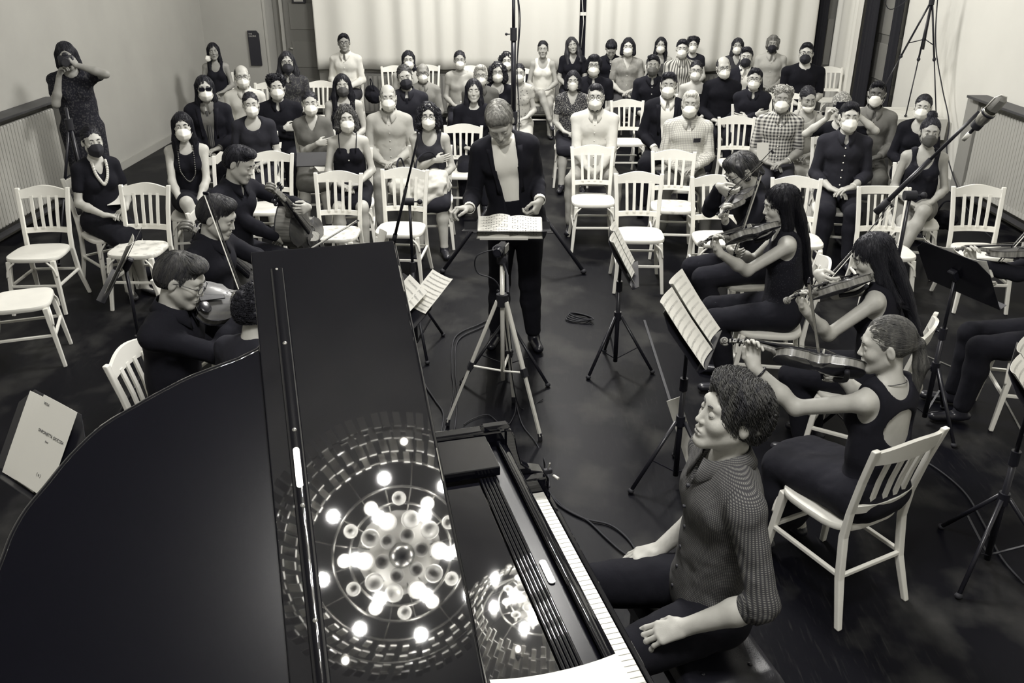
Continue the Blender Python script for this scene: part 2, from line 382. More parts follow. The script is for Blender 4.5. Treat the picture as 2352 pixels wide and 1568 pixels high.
def joints(o):
    J = {}; s = o['s']; seated = o['seat'] is not None; fem = o['fem']
    H = np.array((0, 0, (o['seat']+.085*s+.01) if seated else .925*s)); J['H'] = H
    U = rotm(0, o['lean'], o['side'])@np.array((0, 0, 1.)); Fv = rotm(0, o['lean'], o['side'])@np.array((0, 1., 0)); X = np.cross(Fv, U)
    slump = o.get('slump', 4); U2 = rotm(0, o['lean']+slump, o['side'])@np.array((0, 0, 1.)); F2 = rotm(0, o['lean']+slump, o['side'])@np.array((0, 1., 0))
    tw = R(o['twist']); X2 = X*cos(tw)+np.cross(U2, X)*sin(tw); F2 = np.cross(U2, X2)
    W = H+U*.22*s; C = W+U2*.14*s; N0 = W+U2*.30*s
    J.update(U=U, F=Fv, X=X, U2=U2, F2=F2, X2=X2, W=W, C=C, N0=N0)
    sw = (.150 if fem else .168)*s*o['broad']; sh = W+U2*.255*s
    J['Sh'] = {-1: sh-X2*sw, 1: sh+X2*sw}; J['sw'] = sw; J['shc'] = sh
    hw = .092*s; J['Hp'] = {-1: H-X*hw, 1: H+X*hw}
    Rb = np.stack([X2, F2, np.cross(X2, F2)], 1); J['Rb'] = Rb
    Rh = Rb@rotm(*o['head']); piv = N0+U2*.086*s+F2*.010*s; J['Rh'] = Rh; J['hc'] = piv+Rh@np.array((0, .014, .092))*s; J['piv'] = piv
    return J
ARM = {'lap': dict(w=(.090, .255, .115), d=(-.85, .5, -.12), n=(-.1, .1, -1), c=.35), 'thigh': dict(w=(.115, .25, .098), d=(-.1, 1, -.12), n=(0, 0, -1), c=.22),
       'cross': dict(w=(-.05, .205, .29), d=(-1, -.15, .1), n=(0, -1, 0), c=.3), 'down': dict(w=(.25, .03, .0), d=(0, .15, -1), n=(-1, 0, 0), c=.4),
       'knees': dict(w=(.075, .36, .085), d=(-.7, .6, -.4), n=(-.3, .1, -1), c=.4), 'side': dict(w=(.16, .20, .11), d=(-.3, .9, -.1), n=(0, 0, -1), c=.3),
       'hold': dict(w=(.10, .27, .17), d=(-.5, .7, .15), n=(-.8, -.2, .1), c=.5)}
def person(label, px=None, loc=None, yaw=180, h=1.74, fem=False, seat=.46, lean=2, side=0, twist=0, head=(0, 8, 0), arms=('lap', 'lap'), legs='sit', broad=1.0, fat=0.0,
           tone='light', top=None, bottom=None, shoes=('shoe', .02), hair=('short', .03), mask=None, glasses=None, beard=None, extra=(), lod=0, group=None, eyes='open', slump=4, tie=None, seed=0, hat=None, pre=None,  barefoot=False, elb=None, nose=1.0, mouth=1):
    s = h/1.74; o = dict(s=s, seat=seat, fem=fem, lean=lean, side=side, twist=twist, head=head, broad=broad, slump=slump); J = joints(o)
    if px is not None:
        hp = at(px[0], px[1], J['hc'][2]); q = Matrix.Rotation(R(yaw), 3, 'Z') @ Vector(J['hc']); loc = (hp.x-q.x, hp.y-q.y)
    root = empty('person', (loc[0], loc[1], 0), R(yaw), label, 'person', group); root['_'] = 0; del root['_']
    U, X, U2, X2, F2 = J['U'], J['X'], J['U2'], J['X2'], J['F2']; H, Wc, C, N0 = J['H'], J['W'], J['C'], J['N0']; fw = J['F']
    WM = Matrix.Translation((loc[0], loc[1], 0)) @ Matrix.Rotation(R(yaw), 4, 'Z'); J['W'] = WM; J['s'] = s; WI = WM.inverted()
    if pre: arms = pre(J, WM)
    # ---- limbs
    JA = {}
    for sd, a in ((-1, arms[0]), (1, arms[1])):
        if isinstance(a, str):
            q = ARM[a]; off = H if seat is not None or a == 'down' else H
            w_ = off+np.array((q['w'][0]*sd, q['w'][1], q['w'][2]))*np.array((1, 1, s)); 
            if a == 'cross': w_ = Wc+np.array((q['w'][0]*sd, q['w'][1]+fat, .04+(.045 if sd > 0 else 0)))
            if a in ('lap',) and sd < 0: w_ = w_+np.array((0, .01, .022))
            a2 = dict(w=w_, d=(q['d'][0]*sd, q['d'][1], q['d'][2]), n=(q['n'][0]*sd, q['n'][1], q['n'][2]), c=q['c'])
        else:
            a2 = dict(a)
            if a2.get('world'):
                a2['w'] = np.array(WI @ Vector(a2['w'])); W3 = WI.to_3x3()
                for q in ('d', 'n', 'pole'):
                    if q in a2: a2[q] = np.array(W3 @ Vector(a2[q]))
        pole = a2.get('pole', (sd*.6, -.6, -.9)); E, Wr = ik(J['Sh'][sd], a2['w'], .285*s, .255*s, pole)
        JA[sd] = (J['Sh'][sd], E, Wr, a2.get('d', Wr-E), a2.get('n', (0, 0, -1)), a2.get('c', .4))
    JL = {}
    for sd in (-1, 1):
        hp = J['Hp'][sd]
        if isinstance(legs, dict): kn, an = [np.array(v, float) for v in legs[sd][:2]]; ft = nrm(legs[sd][2]) if len(legs[sd]) > 2 else np.array((0, 1., 0))
        elif seat is None: kn = hp+np.array((sd*.015, .01, -.425*s)); an = np.array((hp[0]+sd*.03, 0, .085*s)); ft = nrm((sd*.2, 1, 0))
        else:
            sp = dict(sit=.015, wide=.11, together=-.035).get(legs, .015)
            kz = .085*s+.415*s; kn = np.array((hp[0]+sd*sp, math.sqrt(max((.43*s)**2-(hp[2]-kz)**2-sp*sp, .05)), kz)); an = np.array((kn[0]+sd*.01, kn[1]+(.03 if legs != 'back' else -.12), .085*s)); ft = nrm((sd*.18, 1, 0))
            if legs in ('crossR', 'crossL'):
                top_ = 1 if legs == 'crossR' else -1
                if sd == top_: kn = np.array((hp[0]-sd*.07, .425*s, hp[2]+.085)); an = kn+nrm((-sd*.32, .30, -.88))*.405*s; ft = nrm((-sd*.2, .85, -.5))
        JL[sd] = (hp, kn, an, ft)
    sk = skin(tone)
    def torso(S, g, shoulders=True, neck=False, arms_=True, bust=True):
        S.cone(H-X*.075*s, H+X*.075*s, (.098+fat*.5)*s+g, k=.05)
        S.cone(H+U*.07*s+fw*(.012+fat*.35), Wc+U*.0+fw*(.004+fat*.45), (.135+fat)*s+g, (.128+fat)*s+g, k=.05, flat=(fw, .80 if not fem else .74))
        S.cone(Wc, C+U2*.05*s, (.133+fat*.6)*s+g, (.150*(.93 if fem else 1)+fat*.3)*s*broad**.5+g, k=.05, flat=(F2, .70))
        if fem and bust:
            for x in (-1, 1): S.ell(C+X2*x*.066*s+F2*.070*s-U2*.005*s, np.array((.060, .052, .060))*s+g, k=.035)
        elif not fem:
            for x in (-1, 1): S.ell(C+X2*x*.065*s+F2*.060*s+U2*.04*s, np.array((.075, .045, .06))*s+g, k=.05)
        if shoulders:
            S.cone(J['Sh'][-1]*.78+J['Sh'][1]*.22, J['Sh'][1]*.78+J['Sh'][-1]*.22, .056*s+g, k=.05, flat=(F2, .9))
            for x in (-1, 1): S.cone(N0+U2*.012*s+X2*x*.02, J['Sh'][x]*.75+J['shc']*.25+U2*.012*s, .036*s+g*.8, .040*s+g*.8, k=.04)
    def arm(S, x, g, f=1.0, g2=None, f0=0):
        """f: 1 = shoulder to elbow, 2 = to wrist"""
        A, E, Wr = JA[x][:3]; fm = .90 if fem else 1.0; m = fm*(1+fat*1.6)
        S.ell(A, .049*s*fm+fat*.2+g, k=.035)
        f1 = min(f, 1); b = A+(E-A)*f1; S.cone(A, b, (.045*m)*s+g, ((.045+(.037-.045)*f1)*m)*s+g, k=.02)
        if f > 1:
            f2 = f-1; mid = E+(Wr-E)*min(f2, .35); S.cone(E, mid, .040*s*m+g, (.041*m)*s+g, k=.02)
            if f2 > .35: e = E+(Wr-E)*f2; t = (f2-.35)/.65; S.cone(mid, e, .041*s*m+g, (.041+(.026-.041)*t)*s*m+g, k=.02)
    def leg(S, x, g, f=2.0):
        hp, kn, an, ft = JL[x]; f1 = min(f, 1); b = hp+(kn-hp)*f1; m = 1+fat
        S.cone(hp, b, .088*s*m+g, (.088+(.058-.088)*f1)*s*m+g, k=.03)
        if f > 1:
            f2 = f-1; mid = kn+(an-kn)*min(f2, .35)-ft*.012; S.cone(kn, mid, .056*s+g, (.056)*s+g, k=.025)
            if f2 > .35: e = kn+(an-kn)*f2; t = (f2-.35)/.65; S.cone(mid, e, .056*s+g, (.056+(.036-.056)*t)*s+g, k=.025)
    # ---- body: one continuous skin
    B = Sdf(); torso(B, -.006)
    B.cone(N0-F2*.01*s-U2*.01, J['hc']+J['Rh']@np.array((0, -.022, -.055))*s, .054*s*(.88 if fem else 1)+fat*.2, .051*s*(.86 if fem else 1)+fat*.3, k=.03)
    head_prims(B, J['Rh'], J['hc'], s, fem, nose, True, mouth, fat*.12)
    for x in (-1, 1):
        arm(B, x, 0, 2.0); A, E, Wr, d, n, c = JA[x]; hand_prims(B, Wr, d, n, s*(.93 if fem else 1), x, c)
        hidden = bottom and bottom[0] == 'trousers'; leg(B, x, -.008 if hidden else 0, 2.0); hp, kn, an, ft = JL[x]
        dn = nrm(np.cross(np.cross(ft, an-kn), ft)); 
        heel = an-ft*.03*s+dn*.045*s; toe = an+ft*.15*s+dn*.055*s; B.cone(an, heel, .034*s, .028*s, k=.02); B.cone(heel, toe, .030*s, .024*s, k=.03, flat=(dn, .7)) 
    hb, cb, hdb = (.0065, .005, .0032)[lod], (.017, .014, .010)[lod], (.006, .0045, .0030)[lod]
    V, Q = B.mesh(cb); parts = [(V, Q)]; Rh, hc = J['Rh'], J['hc']
    boxes = [(Rh, hc, np.array((-.105, -.13, -.135))*s, np.array((.105, .14, .14))*s)]
    for x in (-1, 1):
        A, E, Wr, d, n, c = JA[x]; d = nrm(d); n = nrm(np.array(n, float)-d*np.dot(n, d)); fr = np.stack([np.cross(d, n), d, n], 1); boxes.append((fr, Wr, np.array((-.075, -.03, -.07))*s, np.array((.075, .205, .115))*s))
    ins = np.zeros(len(V), bool)
    for Rm, c, lo, hi in boxes: q = (V-c)@Rm; ins |= ((q > lo+cb) & (q < hi-cb)).all(1)
    parts[0] = (V, Q[~ins[Q].all(1)])
    for i, (Rm, c, lo, hi) in enumerate(boxes):
        v, q = B.mesh(hb if i == 0 else hdb, lo, hi, (Rm, c)); parts.append((v, q))
    Vs, Qs, nv = [], [], 0
    for v, q in parts: Vs.append(v); Qs.append(q+nv); nv += len(v)
    body = npmesh('body', np.concatenate(Vs), [np.concatenate(Qs)], sk, parent=root)
    # ---- garments
    def garment(name, S, m, wr=.004, fr=9, h_=None, par=None):
        v, q = S.mesh(h_ or (.0145, .012, .0075)[lod]); 
        if wr: n = vnormals(v, q); st = np.array((1, 1, .55)); v = v+n*((vnoise(v*st+seed, fr)+.6*vnoise(v*st+9+seed, fr*2.3)+.3*vnoise(v*st+3, fr*5))*wr*2)[:, None]
        return npmesh(name, v, [q], m, parent=par or root)
    def neckcut(S, kind):
        nf = N0+F2*.05*s
        if kind == 'crew': S.ell(N0+F2*.030*s+U2*.035*s, .070*s, k=.008, op='s')
        elif kind == 'scoop': S.ell(N0+F2*.06*s+U2*.0*s, np.array((.085, .09, .085))*s, k=.008, op='s')
        elif kind == 'v': S.cone(N0+F2*.12*s-U2*.11*s, N0+F2*.03*s+U2*.06*s, .004, .075*s, k=.008, op='s')
        elif kind == 'collar': S.cone(N0+F2*.10*s-U2*.035*s, N0+F2*.0*s+U2*.06*s, .012*s, .066*s, k=.006, op='s')
        elif kind == 'deepv': S.cone(N0+F2*.14*s-U2*.20*s, N0+F2*.0*s+U2*.06*s, .01, .085*s, k=.006, op='s')
        elif kind == 'boat': S.ell(N0+F2*.02*s+U2*.05*s, np.array((.115, .10, .075))*s, J['Rb'], k=.008, op='s')
        elif kind == 'high': pass
    if top:
        kind, tm = top[0], top[1]; op = top[2] if len(top) > 2 else {}; g = .013; sl = op.get('sleeve', 0); nk = op.get('neck', 'crew'); G = Sdf()
        if kind in ('shirt', 'tee', 'blouse', 'sweater', 'dress'):
            torso(G, g)
            if nk == 'high': G.cone(N0, J['piv']+U2*.0, .060*s, .060*s, k=.02)
            for x in (-1, 1):
                if sl > 0: arm(G, x, .012 if sl < 1.2 or kind != 'shirt' else .010, sl)
                elif sl == 0: G.ell(J['Sh'][x], .056*s, k=.03) 
            neckcut(G, nk)
        elif kind in ('tank', 'cami', 'strapless'):
            torso(G, .009, shoulders=kind == 'tank')
            if kind == 'tank':
                for x in (-1, 1): G.ell(J['Sh'][x]+X2*x*.030*s-U2*.01*s, np.array((.072, .22, .125))*s, J['Rb'], k=.008, op='s'); G.ell(J['Sh'][x]+X2*x*.07*s-U2*.10*s, np.array((.075, .22, .16))*s, J['Rb'], k=.008, op='s')
                nd = op.get('nd', .11); G.ell(N0+F2*.08*s, np.array((.074, .12, nd))*s, J['Rb'], k=.008, op='s'); G.ell(N0-F2*.05*s+U2*.05*s, np.array((.078, .10, .09))*s, J['Rb'], k=.008, op='s')
            else:
                G.plane(U2, float((Wc+U2*{'cami': .215, 'strapless': .20}[kind]*s)@U2))
                for x in (-1, 1): G.ell(J['Sh'][x]-U2*.03*s, np.array((.072, .09, .095))*s, k=.01, op='s')
            if kind == 'cami': G.cone(C+F2*.16*s+U2*.12*s, C+F2*.09*s+U2*.03*s, .07*s, .01, k=.01, op='s')
        if kind == 'jacket':
            inner = mat('white_shirt', .80, rough=.75, bump=.1, bscale=300); torso(G, .008); neckcut(G, 'collar'); garment('shirt', G, op.get('inner', inner), .003); TS = G
            G = Sdf(); torso(G, .022)
            if seat is None: G.cone(H-X*.08*s-U*.10, H+X*.08*s-U*.10, .098*s+.02, k=.05)
            for x in (-1, 1): arm(G, x, .015, 1.86)
            wd = op.get('open', .07); G.cone(Wc+F2*.24*s-U2*.10*s, N0+F2*.10*s+U2*.05*s, wd*s*1.0, wd*s*1.25, k=.008, op='s', flat=(F2, 2.2)); G.cone(N0+F2*.12*s, N0+F2*.02*s+U2*.07*s, .05*s, .072*s, k=.01, op='s')
            jk = garment('jacket', G, tm, .006, 7)
            lp = MB()
            for x in (-1, 1):
                P0 = N0+X2*x*.068*s+U2*.018*s+F2*.02*s; rows = []
                for t in np.linspace(0, 1, 9):
                    q = N0*(1-t)+(Wc+F2*.0)*t+X2*x*(.068*(1-t)+(.045+wd*.3)*t)*s; y0 = .045+.105*min(1, t*2.2)
                    f_, gg = None, None; q = q+F2*.25; 
                    pts = np.array([q+X2*x*dx*s for dx in (0, .022, .045*(1-t*.8))]); 
                    for _ in range(14): pts = pts-F2*np.clip(G.ev(pts)-.004, -.03, .03)[:, None]
                    rows.append([Vector(p) for p in pts])
                lp.grid(rows)
            lo_ = lp.build('lapel', tm, jk, smooth=True); sm = lo_.modifiers.new('solid', 'SOLIDIFY'); sm.thickness = .004
            for x in (-1, 1):
                A, E, Wr = JA[x][:3]; m_ = MB(); m_.tube([E+(Wr-E)*.88, E+(Wr-E)*1.03], [.038*s, .036*s], 14, cap=False); c_ = m_.build('shirt_cuff', op.get('inner', inner), root, smooth=True); c_.modifiers.new('solid', 'SOLIDIFY').thickness = .003
        else:
            if op.get('hole'): G.ell(C-F2*.10*s-U2*.005*s, np.array((.088, .12, .088))*s, J['Rb'], k=.008, op='s'); 
            gar = garment({'shirt': 'shirt', 'tee': 'tee_shirt', 'blouse': 'blouse', 'sweater': 'sweater', 'dress': 'dress_top', 'tank': 'tank_top', 'cami': 'camisole', 'strapless': 'strapless_top'}[kind], G, tm, .0035 if kind != 'shirt' else .004)
            if kind == 'cami':
                for x in (-1, 1):
                    f = [C+X2*x*.072*s+F2*.125*s+U2*.05*s, C+X2*x*.078*s+F2*.105*s+U2*.10*s, N0+X2*x*.085*s+U2*.03*s+F2*.01, N0+X2*x*.08*s-F2*.06*s, C+X2*x*.07*s-F2*.11*s+U2*.06*s]; MB().tube(spline(f, 4), .0045, 6).build('strap', tm, gar, smooth=True)
        if op.get('cummer'): Gc = Sdf(); Gc.cone(H+U*.02*s+fw*.012, H+U*.15*s+fw*.008, .138*s+.012, .134*s+.012, k=.02, flat=(fw, .80)); Gc.plane(U, float((H+U*.15*s)@U)); garment('cummerbund', Gc, bottom[1], .001)
        J['G'] = G; J['B'] = B
        T0 = G if kind != 'jacket' else TS
        if (kind == 'shirt' and nk == 'collar') or kind == 'jacket':
            cm = tm if kind != 'jacket' else op.get('inner', inner); m_ = MB()
            if op.get('band'):
                rows = [[Vector(N0+U2*(z-.4*abs(0)+ .012*cos(a))*s+(X2*sin(a)*.062+F2*(cos(a)*.060+.012))*s) for a in np.linspace(-2.95, 2.95, 25)] for z in (.0, .04)]
                m_.grid(rows)
            else:
                rows = []
                for t in (0, .5, 1):
                    row = []
                    for k_ in range(33):
                        th = .17+(2*pi-.34)*k_/32; cz = cos(th); f8 = max(0, cz)**8; r_ = .067+(.026+.014*f8)*t; z = .068*(1-t)+.018*t-.034*max(0, cz)-.040*t*f8
                        row.append(Vector(N0+U2*(z+.006)*s+(X2*sin(th)*(r_*1.04+.030*t*f8)+F2*(cz*r_+.002+.014*max(0, cz)))*s))
                    rows.append(row)
                m_.grid(rows)
            c_ = m_.build('collar', cm, root, smooth=True); c_.modifiers.new('solid', 'SOLIDIFY').thickness = .004
        if op.get('buttons'):
            n_, bm_ = op['buttons']
            for i in range(n_):
                t = i/(max(n_-1, 1)); q0 = (N0-U2*.07*s)*(1-t)+(H+U*.06*s)*t+fw*.30; q = q0[None]
                for _ in range(24): q = q-fw*np.clip(G.ev(q)-.001, -.03, .03)[:, None]
                M_ = Matrix([list(X), list(np.cross(fw, X)), list(fw)]).transposed().to_3x3(); MB().lathe([(0, .006), (.0055, .006), (.0065, .004), (.0065, -.004)], q[0], 10, M_).build('button', bm_, root, smooth=True)
        if tie is not None:
            m_ = MB(); rows = []
            for t, wd in ((0, .014), (.05, .02), (.08, .012), (.5, .026), (.9, .034), (1, .002)):
                q = (N0-U2*.02*s+F2*.04)*(1-t)+(Wc-U2*.10*s)*t; pts = np.array([q-X2*wd+F2*.22, q+F2*.22, q+X2*wd+F2*.22])
                for _ in range(24): pts = pts-F2*np.clip(T0.ev(pts)-.010, -.03, .03)[:, None]
                if kind == 'jacket': pts = pts*1.0
                rows.append([Vector(p) for p in pts])
            m_.grid(rows); m_.build('necktie', tie, root, smooth=True).modifiers.new('solid', 'SOLIDIFY').thickness = .006
        if op.get('rolled'):
            for x in (-1, 1):
                A, E, Wr = JA[x][:3]; ax = (Wr-E) if sl > 1 else (E-A); b = (E if sl > 1 else A)+ax*((sl-1) if sl > 1 else sl); a_ = nrm(ax); r_ = (.052 if sl < 1.25 else .047)*s; MB().tube([b-a_*.055, b-a_*.05, b-a_*.02, b+a_*.004, b+a_*.006], [r_*.96, r_*1.04, r_*1.06, r_*1.05, r_*.9], 18, cap=False).build('rolled_cuff', tm, root, smooth=True)
    if bottom:
        kind, bm_ = bottom[0], bottom[1]; op = bottom[2] if len(bottom) > 2 else {}; G = Sdf(); gg = op.get('g', .012)
        if kind == 'trousers' or kind == 'shorts':
            G.cone(H-X*.075*s, H+X*.075*s, .100*s+gg+fat*.5, k=.05); G.cone(H+U*.03*s, H+U*.10*s, (.128+fat)*s+.006, k=.04, flat=(fw, .8))
            for x in (-1, 1): leg(G, x, gg+.003, op.get('len', 1.93 if kind == 'trousers' else .8))
        else:
            ln = op.get('len', 1.0); G.cone(H-X*.075*s, H+X*.075*s, .105*s+gg, k=.05); G.cone(H+U*.03*s, H+U*.12*s, (.125)*s, k=.04, flat=(fw, .8))
            for x in (-1, 1): leg(G, x, gg+.010, min(ln, 1.0) if ln <= 1 else ln)
            a = (JL[-1][0]+JL[1][0])/2; b = (JL[-1][1]+JL[1][1])/2; b = a+(b-a)*min(ln, 1); G.cone(a, b, .085*s+gg, .06*s+gg, k=.08)
            if ln > 1: c_ = (JL[-1][2]+JL[1][2])/2; e = b+(c_-b)*(ln-1); G.cone(b, e, .07*s+gg, .10*s+gg, k=.08)
        garment({'trousers': 'trousers', 'shorts': 'shorts', 'skirt': 'skirt', 'dress': 'dress_skirt'}[kind], G, bm_, .005, 8)
    if shoes:
        for x in (-1, 1):
            hp, kn, an, ft = JL[x]; dn = nrm(np.cross(np.cross(ft, an-kn), ft)); G = Sdf(); G.cone(an-ft*.035*s+dn*.045*s, an+ft*.155*s+dn*.052*s, .036*s, .034*s, k=.02, flat=(dn, .8)); 
            if shoes[0] == 'shoe': G.cone(an+dn*.01, an+dn*.03, .042*s, k=.02)
            else: G.plane(-dn, float((an+dn*.038*s)@-dn))
            so = garment('shoe' if shoes[0] == 'shoe' else 'sandal', G, mat('shoe_%.2f' % shoes[1], shoes[1], rough=.3), 0, h_=.009 if lod else .012); 
    # ---- face things live in the head frame
    HM = Matrix.Identity(4)
    for i in range(3):
        for j in range(3): HM[i][j] = Rh[i, j]*s
        HM[i][3] = hc[i]
    def put(o_, par=None):
        o_.parent = par or root; o_.matrix_local = HM.copy() if par is None else Matrix.Identity(4); return o_
    for x in (-1, 1):
        e = clone(eye_template(tone, eyes)); e.parent = root; e.matrix_local = HM @ Matrix.Translation((x*.031, .0757, .002))
        b = clone(brow_template(hair[1] if hair[0] != 'grey' else .3)); b.parent = root; b.matrix_local = HM @ Matrix.Diagonal((x, 1, 1, 1))
    if not mask: l_ = clone(lip_template(tone)); put(l_)
    if mask: put(clone(mask_template(*mask)))
    if glasses: put(clone(glasses_template(glasses)))
    if beard: put(clone(beard_template(beard)))
    if hair[0] != 'none': put(make_hair(hair, lod, fem, seed))
    if hat: put(clone(hat_template(hat)))
    J['JA'] = JA; J['JL'] = JL; J['root'] = root; J['HM'] = HM; J['loc'] = loc
    return J
_T = {}
def clone(o):
    if o.get('used') is None: o['used'] = 1; return o
    c = o.copy(); COL.objects.link(c)
    for ch in o.children: d = ch.copy(); COL.objects.link(d); d.parent = c
    return c
def eye_template(tone, state):
    k = ('eye', tone, state)
    if k not in _T:
        m = MB(); r = .0148; white = mat('eyeball', .42, rough=.2); iris = mat('iris', .02, rough=.15); lid = skin(tone); lash = mat('lash', .012, rough=.8)
        up_, lo_ = {'open': (.42, -.42), 'down': (-.12, -.42), 'closed': (-.40, -.42)}[state]; nu, nv = 26, 22; V, F, M_ = [], [], []
        for j in range(nv+1):
            el = -1.35+2.7*j/nv
            for i in range(nu+1):
                az = -1.35+2.7*i/nu; V.append((r*sin(az)*cos(el), r*cos(az)*cos(el), r*sin(el)))
        for j in range(nv):
            for i in range(nu):
                el = -1.35+2.7*(j+.5)/nv; az = -1.35+2.7*(i+.5)/nu; w_ = 1-(az/1.0)**2; u_, l_ = up_*max(w_, -.1), lo_*max(w_, -.1)
                t = 2 if (el > u_ or el < l_) else (1 if (az**2+(el+.0)**2) < .30**2 else 0)
                if t == 2 and abs(el-u_) < .13 and abs(az) < 1.0 and el > u_ : t = 3
                m.q.append([j*(nu+1)+i, j*(nu+1)+i+1, (j+1)*(nu+1)+i+1, (j+1)*(nu+1)+i]); m.m.append(t)
        m.v = V; m.nv = len(V); _T[k] = m.build('eye', [white, iris, lid, lash], smooth=True)
    return _T[k]
def brow_template(v):
    v = min(v, .12); k = ('brow', round(v, 2))
    if k not in _T: _T[k] = MB().tube([(.012, .0935, .022), (.022, .0925, .0265), (.034, .088, .027), (.046, .077, .0215)], [.0022, .0034, .0030, .0010], 8).build('eyebrow', mat('brow_%.2f' % v, v, rough=.9), smooth=True)
    return _T[k]
def lip_template(tone):
    k = ('lip', tone)
    if k not in _T:
        m = MB(); lm = mat('lips_'+tone, SKIN[tone]*.45, rough=.4)
        for z, a in ((-.0632, .0040), (-.0732, .0050)): m.tube([(-.018, .0865, -.068), (-.010, .0925, z), (0, .0940, z), (.010, .0925, z), (.018, .0865, -.068)], [.001, a, a*1.05, a, .001], 8)
        _T[k] = m.build('lips', lm, smooth=True)
    return _T[k]
def mask_template(kind, v):
    k = ('mask', kind, v)
    if k not in _T:
        mm = mat('mask_%s_%.2f' % (kind, v), v, rough=.85, bump=.08, bscale=200); m = MB(); rows = []
        for i in range(15):
            t = i/14; row = []
            if kind == 'kn95': C_ = np.array((0, np.interp(t, [0, .18, .5, .8, 1], [.104, .128, .146, .126, .092]), -.006-.120*t))
            else: C_ = np.array((0, np.interp(t, [0, .2, .6, .85, 1], [.104, .122, .120, .108, .088])+.0018*(i % 3 == 0), -.006-.112*t))
            L_ = np.array((.066-.012*abs(t-.4), .042+.012*sin(pi*t), -.020-.062*t-(.012*t if kind == 'kn95' else 0)))
            for j in range(-10, 11):
                a = abs(j)/10; sg = 1 if j >= 0 else -1; e = a**(1.0 if kind == 'kn95' else 1.5); p = C_*(1-e)+L_*e; p = p+np.array((0.010*sin(pi*a)*(1 if kind != 'kn95' else 1.3), .014*sin(pi*a)*(.30 if kind == 'kn95' else .5), 0)); p[0] *= sg; row.append(tuple(p))
            rows.append(row)
        m.grid(rows); o = m.build('face_mask', mm, smooth=True); o.modifiers.new('solid', 'SOLIDIFY').thickness = .0022; _T[k] = o
        st = MB()
        for x in (-1, 1):
            st.tube(spline([(x*.064, .043, -.022), (x*.076, .012, .000), (x*.083, -.008, .018), (x*.085, -.028, .004), (x*.082, -.024, -.028), (x*.076, .006, -.055), (x*.060, .045, -.090)], 4), .0017, 5)
        st.build('ear_loop', mm, o, smooth=True)
    return _T[k]
def glasses_template(kind):
    k = ('gl', kind)
    if k not in _T:
        m = MB(); fm = mat('spectacle_frame', .02, rough=.25); e = 2.0 if kind.startswith('round') else 3.4; a, b = (.023, .021) if kind.startswith('round') else (.026, .017); rr = .0026 if kind == 'thick' or kind == 'sun' else .0017
        for x in (-1, 1):
            pts = []
            for i in range(25):
                t = 2*pi*i/24; c, s_ = cos(t), sin(t); pts.append((x*.032+a*math.copysign(abs(c)**(2/e), c), .108-.012*(abs(a*c*x*1+x*0))*0-.010*((x*.032+a*c)/.058)**2, .001+b*math.copysign(abs(s_)**(2/e), s_)))
            m.tube(pts, rr, 6, cap=False); m.tube([(x*(.032+a), .098, .006), (x*.074, .085, .008), (x*.082, .01, .006), (x*.083, -.015, -.004)], rr*.9, 6)
        m.tube([(-.010, .108, .006), (0, .111, .009), (.010, .108, .006)], rr, 6); o = m.build('glasses', fm, smooth=True); _T[k] = o
        if kind == 'sun':
            q = MB()
            for x in (-1, 1): q.prism([(x*.032+a*math.copysign(abs(cos(t))**.6, cos(t)), .001+b*math.copysign(abs(sin(t))**.6, sin(t))) for t in np.linspace(0, 2*pi, 20, endpoint=False)][::(1)], 0, .0015, Matrix(((1, 0, 0), (0, 0, 1), (0, 1, 0))), (0, .104, 0))
            q.build('lens', mat('dark_lens', .01, rough=.08), o)
    return _T[k]
def beard_template(b):
    v, full = b; k = ('beard', v, full)
    if k not in _T:
        S = Sdf(); S.ell((0, .028, -.050), (.062, .064, .072), k=.01)
        for x in (-1, 1): S.cone((x*.052, .004, -.055), (x*.018, .070, -.104), .019, .018, k=.03)
        S.ell((0, .074, -.104), (.024, .022, .022+(.02 if full else 0)), k=.02); S.cone((-.018, .086, -.052), (.018, .086, -.052), .009, k=.01)
        S.cone((-.014, .098, -.068), (.014, .098, -.068), .008, k=.004, op='s'); S.ell((0, .10, -.015), (.05, .06, .032), k=.01, op='s'); S.plane((0, -.55, 1), -.052); S.ell((0, -.04, -.05), (.09, .055, .12), k=.01, op='s')
        v_, q = S.mesh(.0045); n = vnormals(v_, q); v_ = v_+n*(vnoise(v_, 220)*.004)[:, None]; _T[k] = npmesh('beard', v_, [q], mat('beard_%.2f' % v, v, rough=.9))
    return _T[k]
def hat_template(h):
    k = ('hat', h)
    if k not in _T:
        S = Sdf(); S.ell((0, -.045, .06), (.092, .115, .090), k=.02); S.ell((0, -.08, .07), (.08, .09, .085), k=.03); S.plane((0, .35, -1), -.015); v_, q = S.mesh(.006); n = vnormals(v_, q); v_ = v_+n*(vnoise(v_, 40)*.006)[:, None]
        _T[k] = npmesh('head_scarf', v_, [q], mat('patterned_scarf', .12, rough=.9, pattern='speck', p2=.5, psc=90))
    return _T[k]
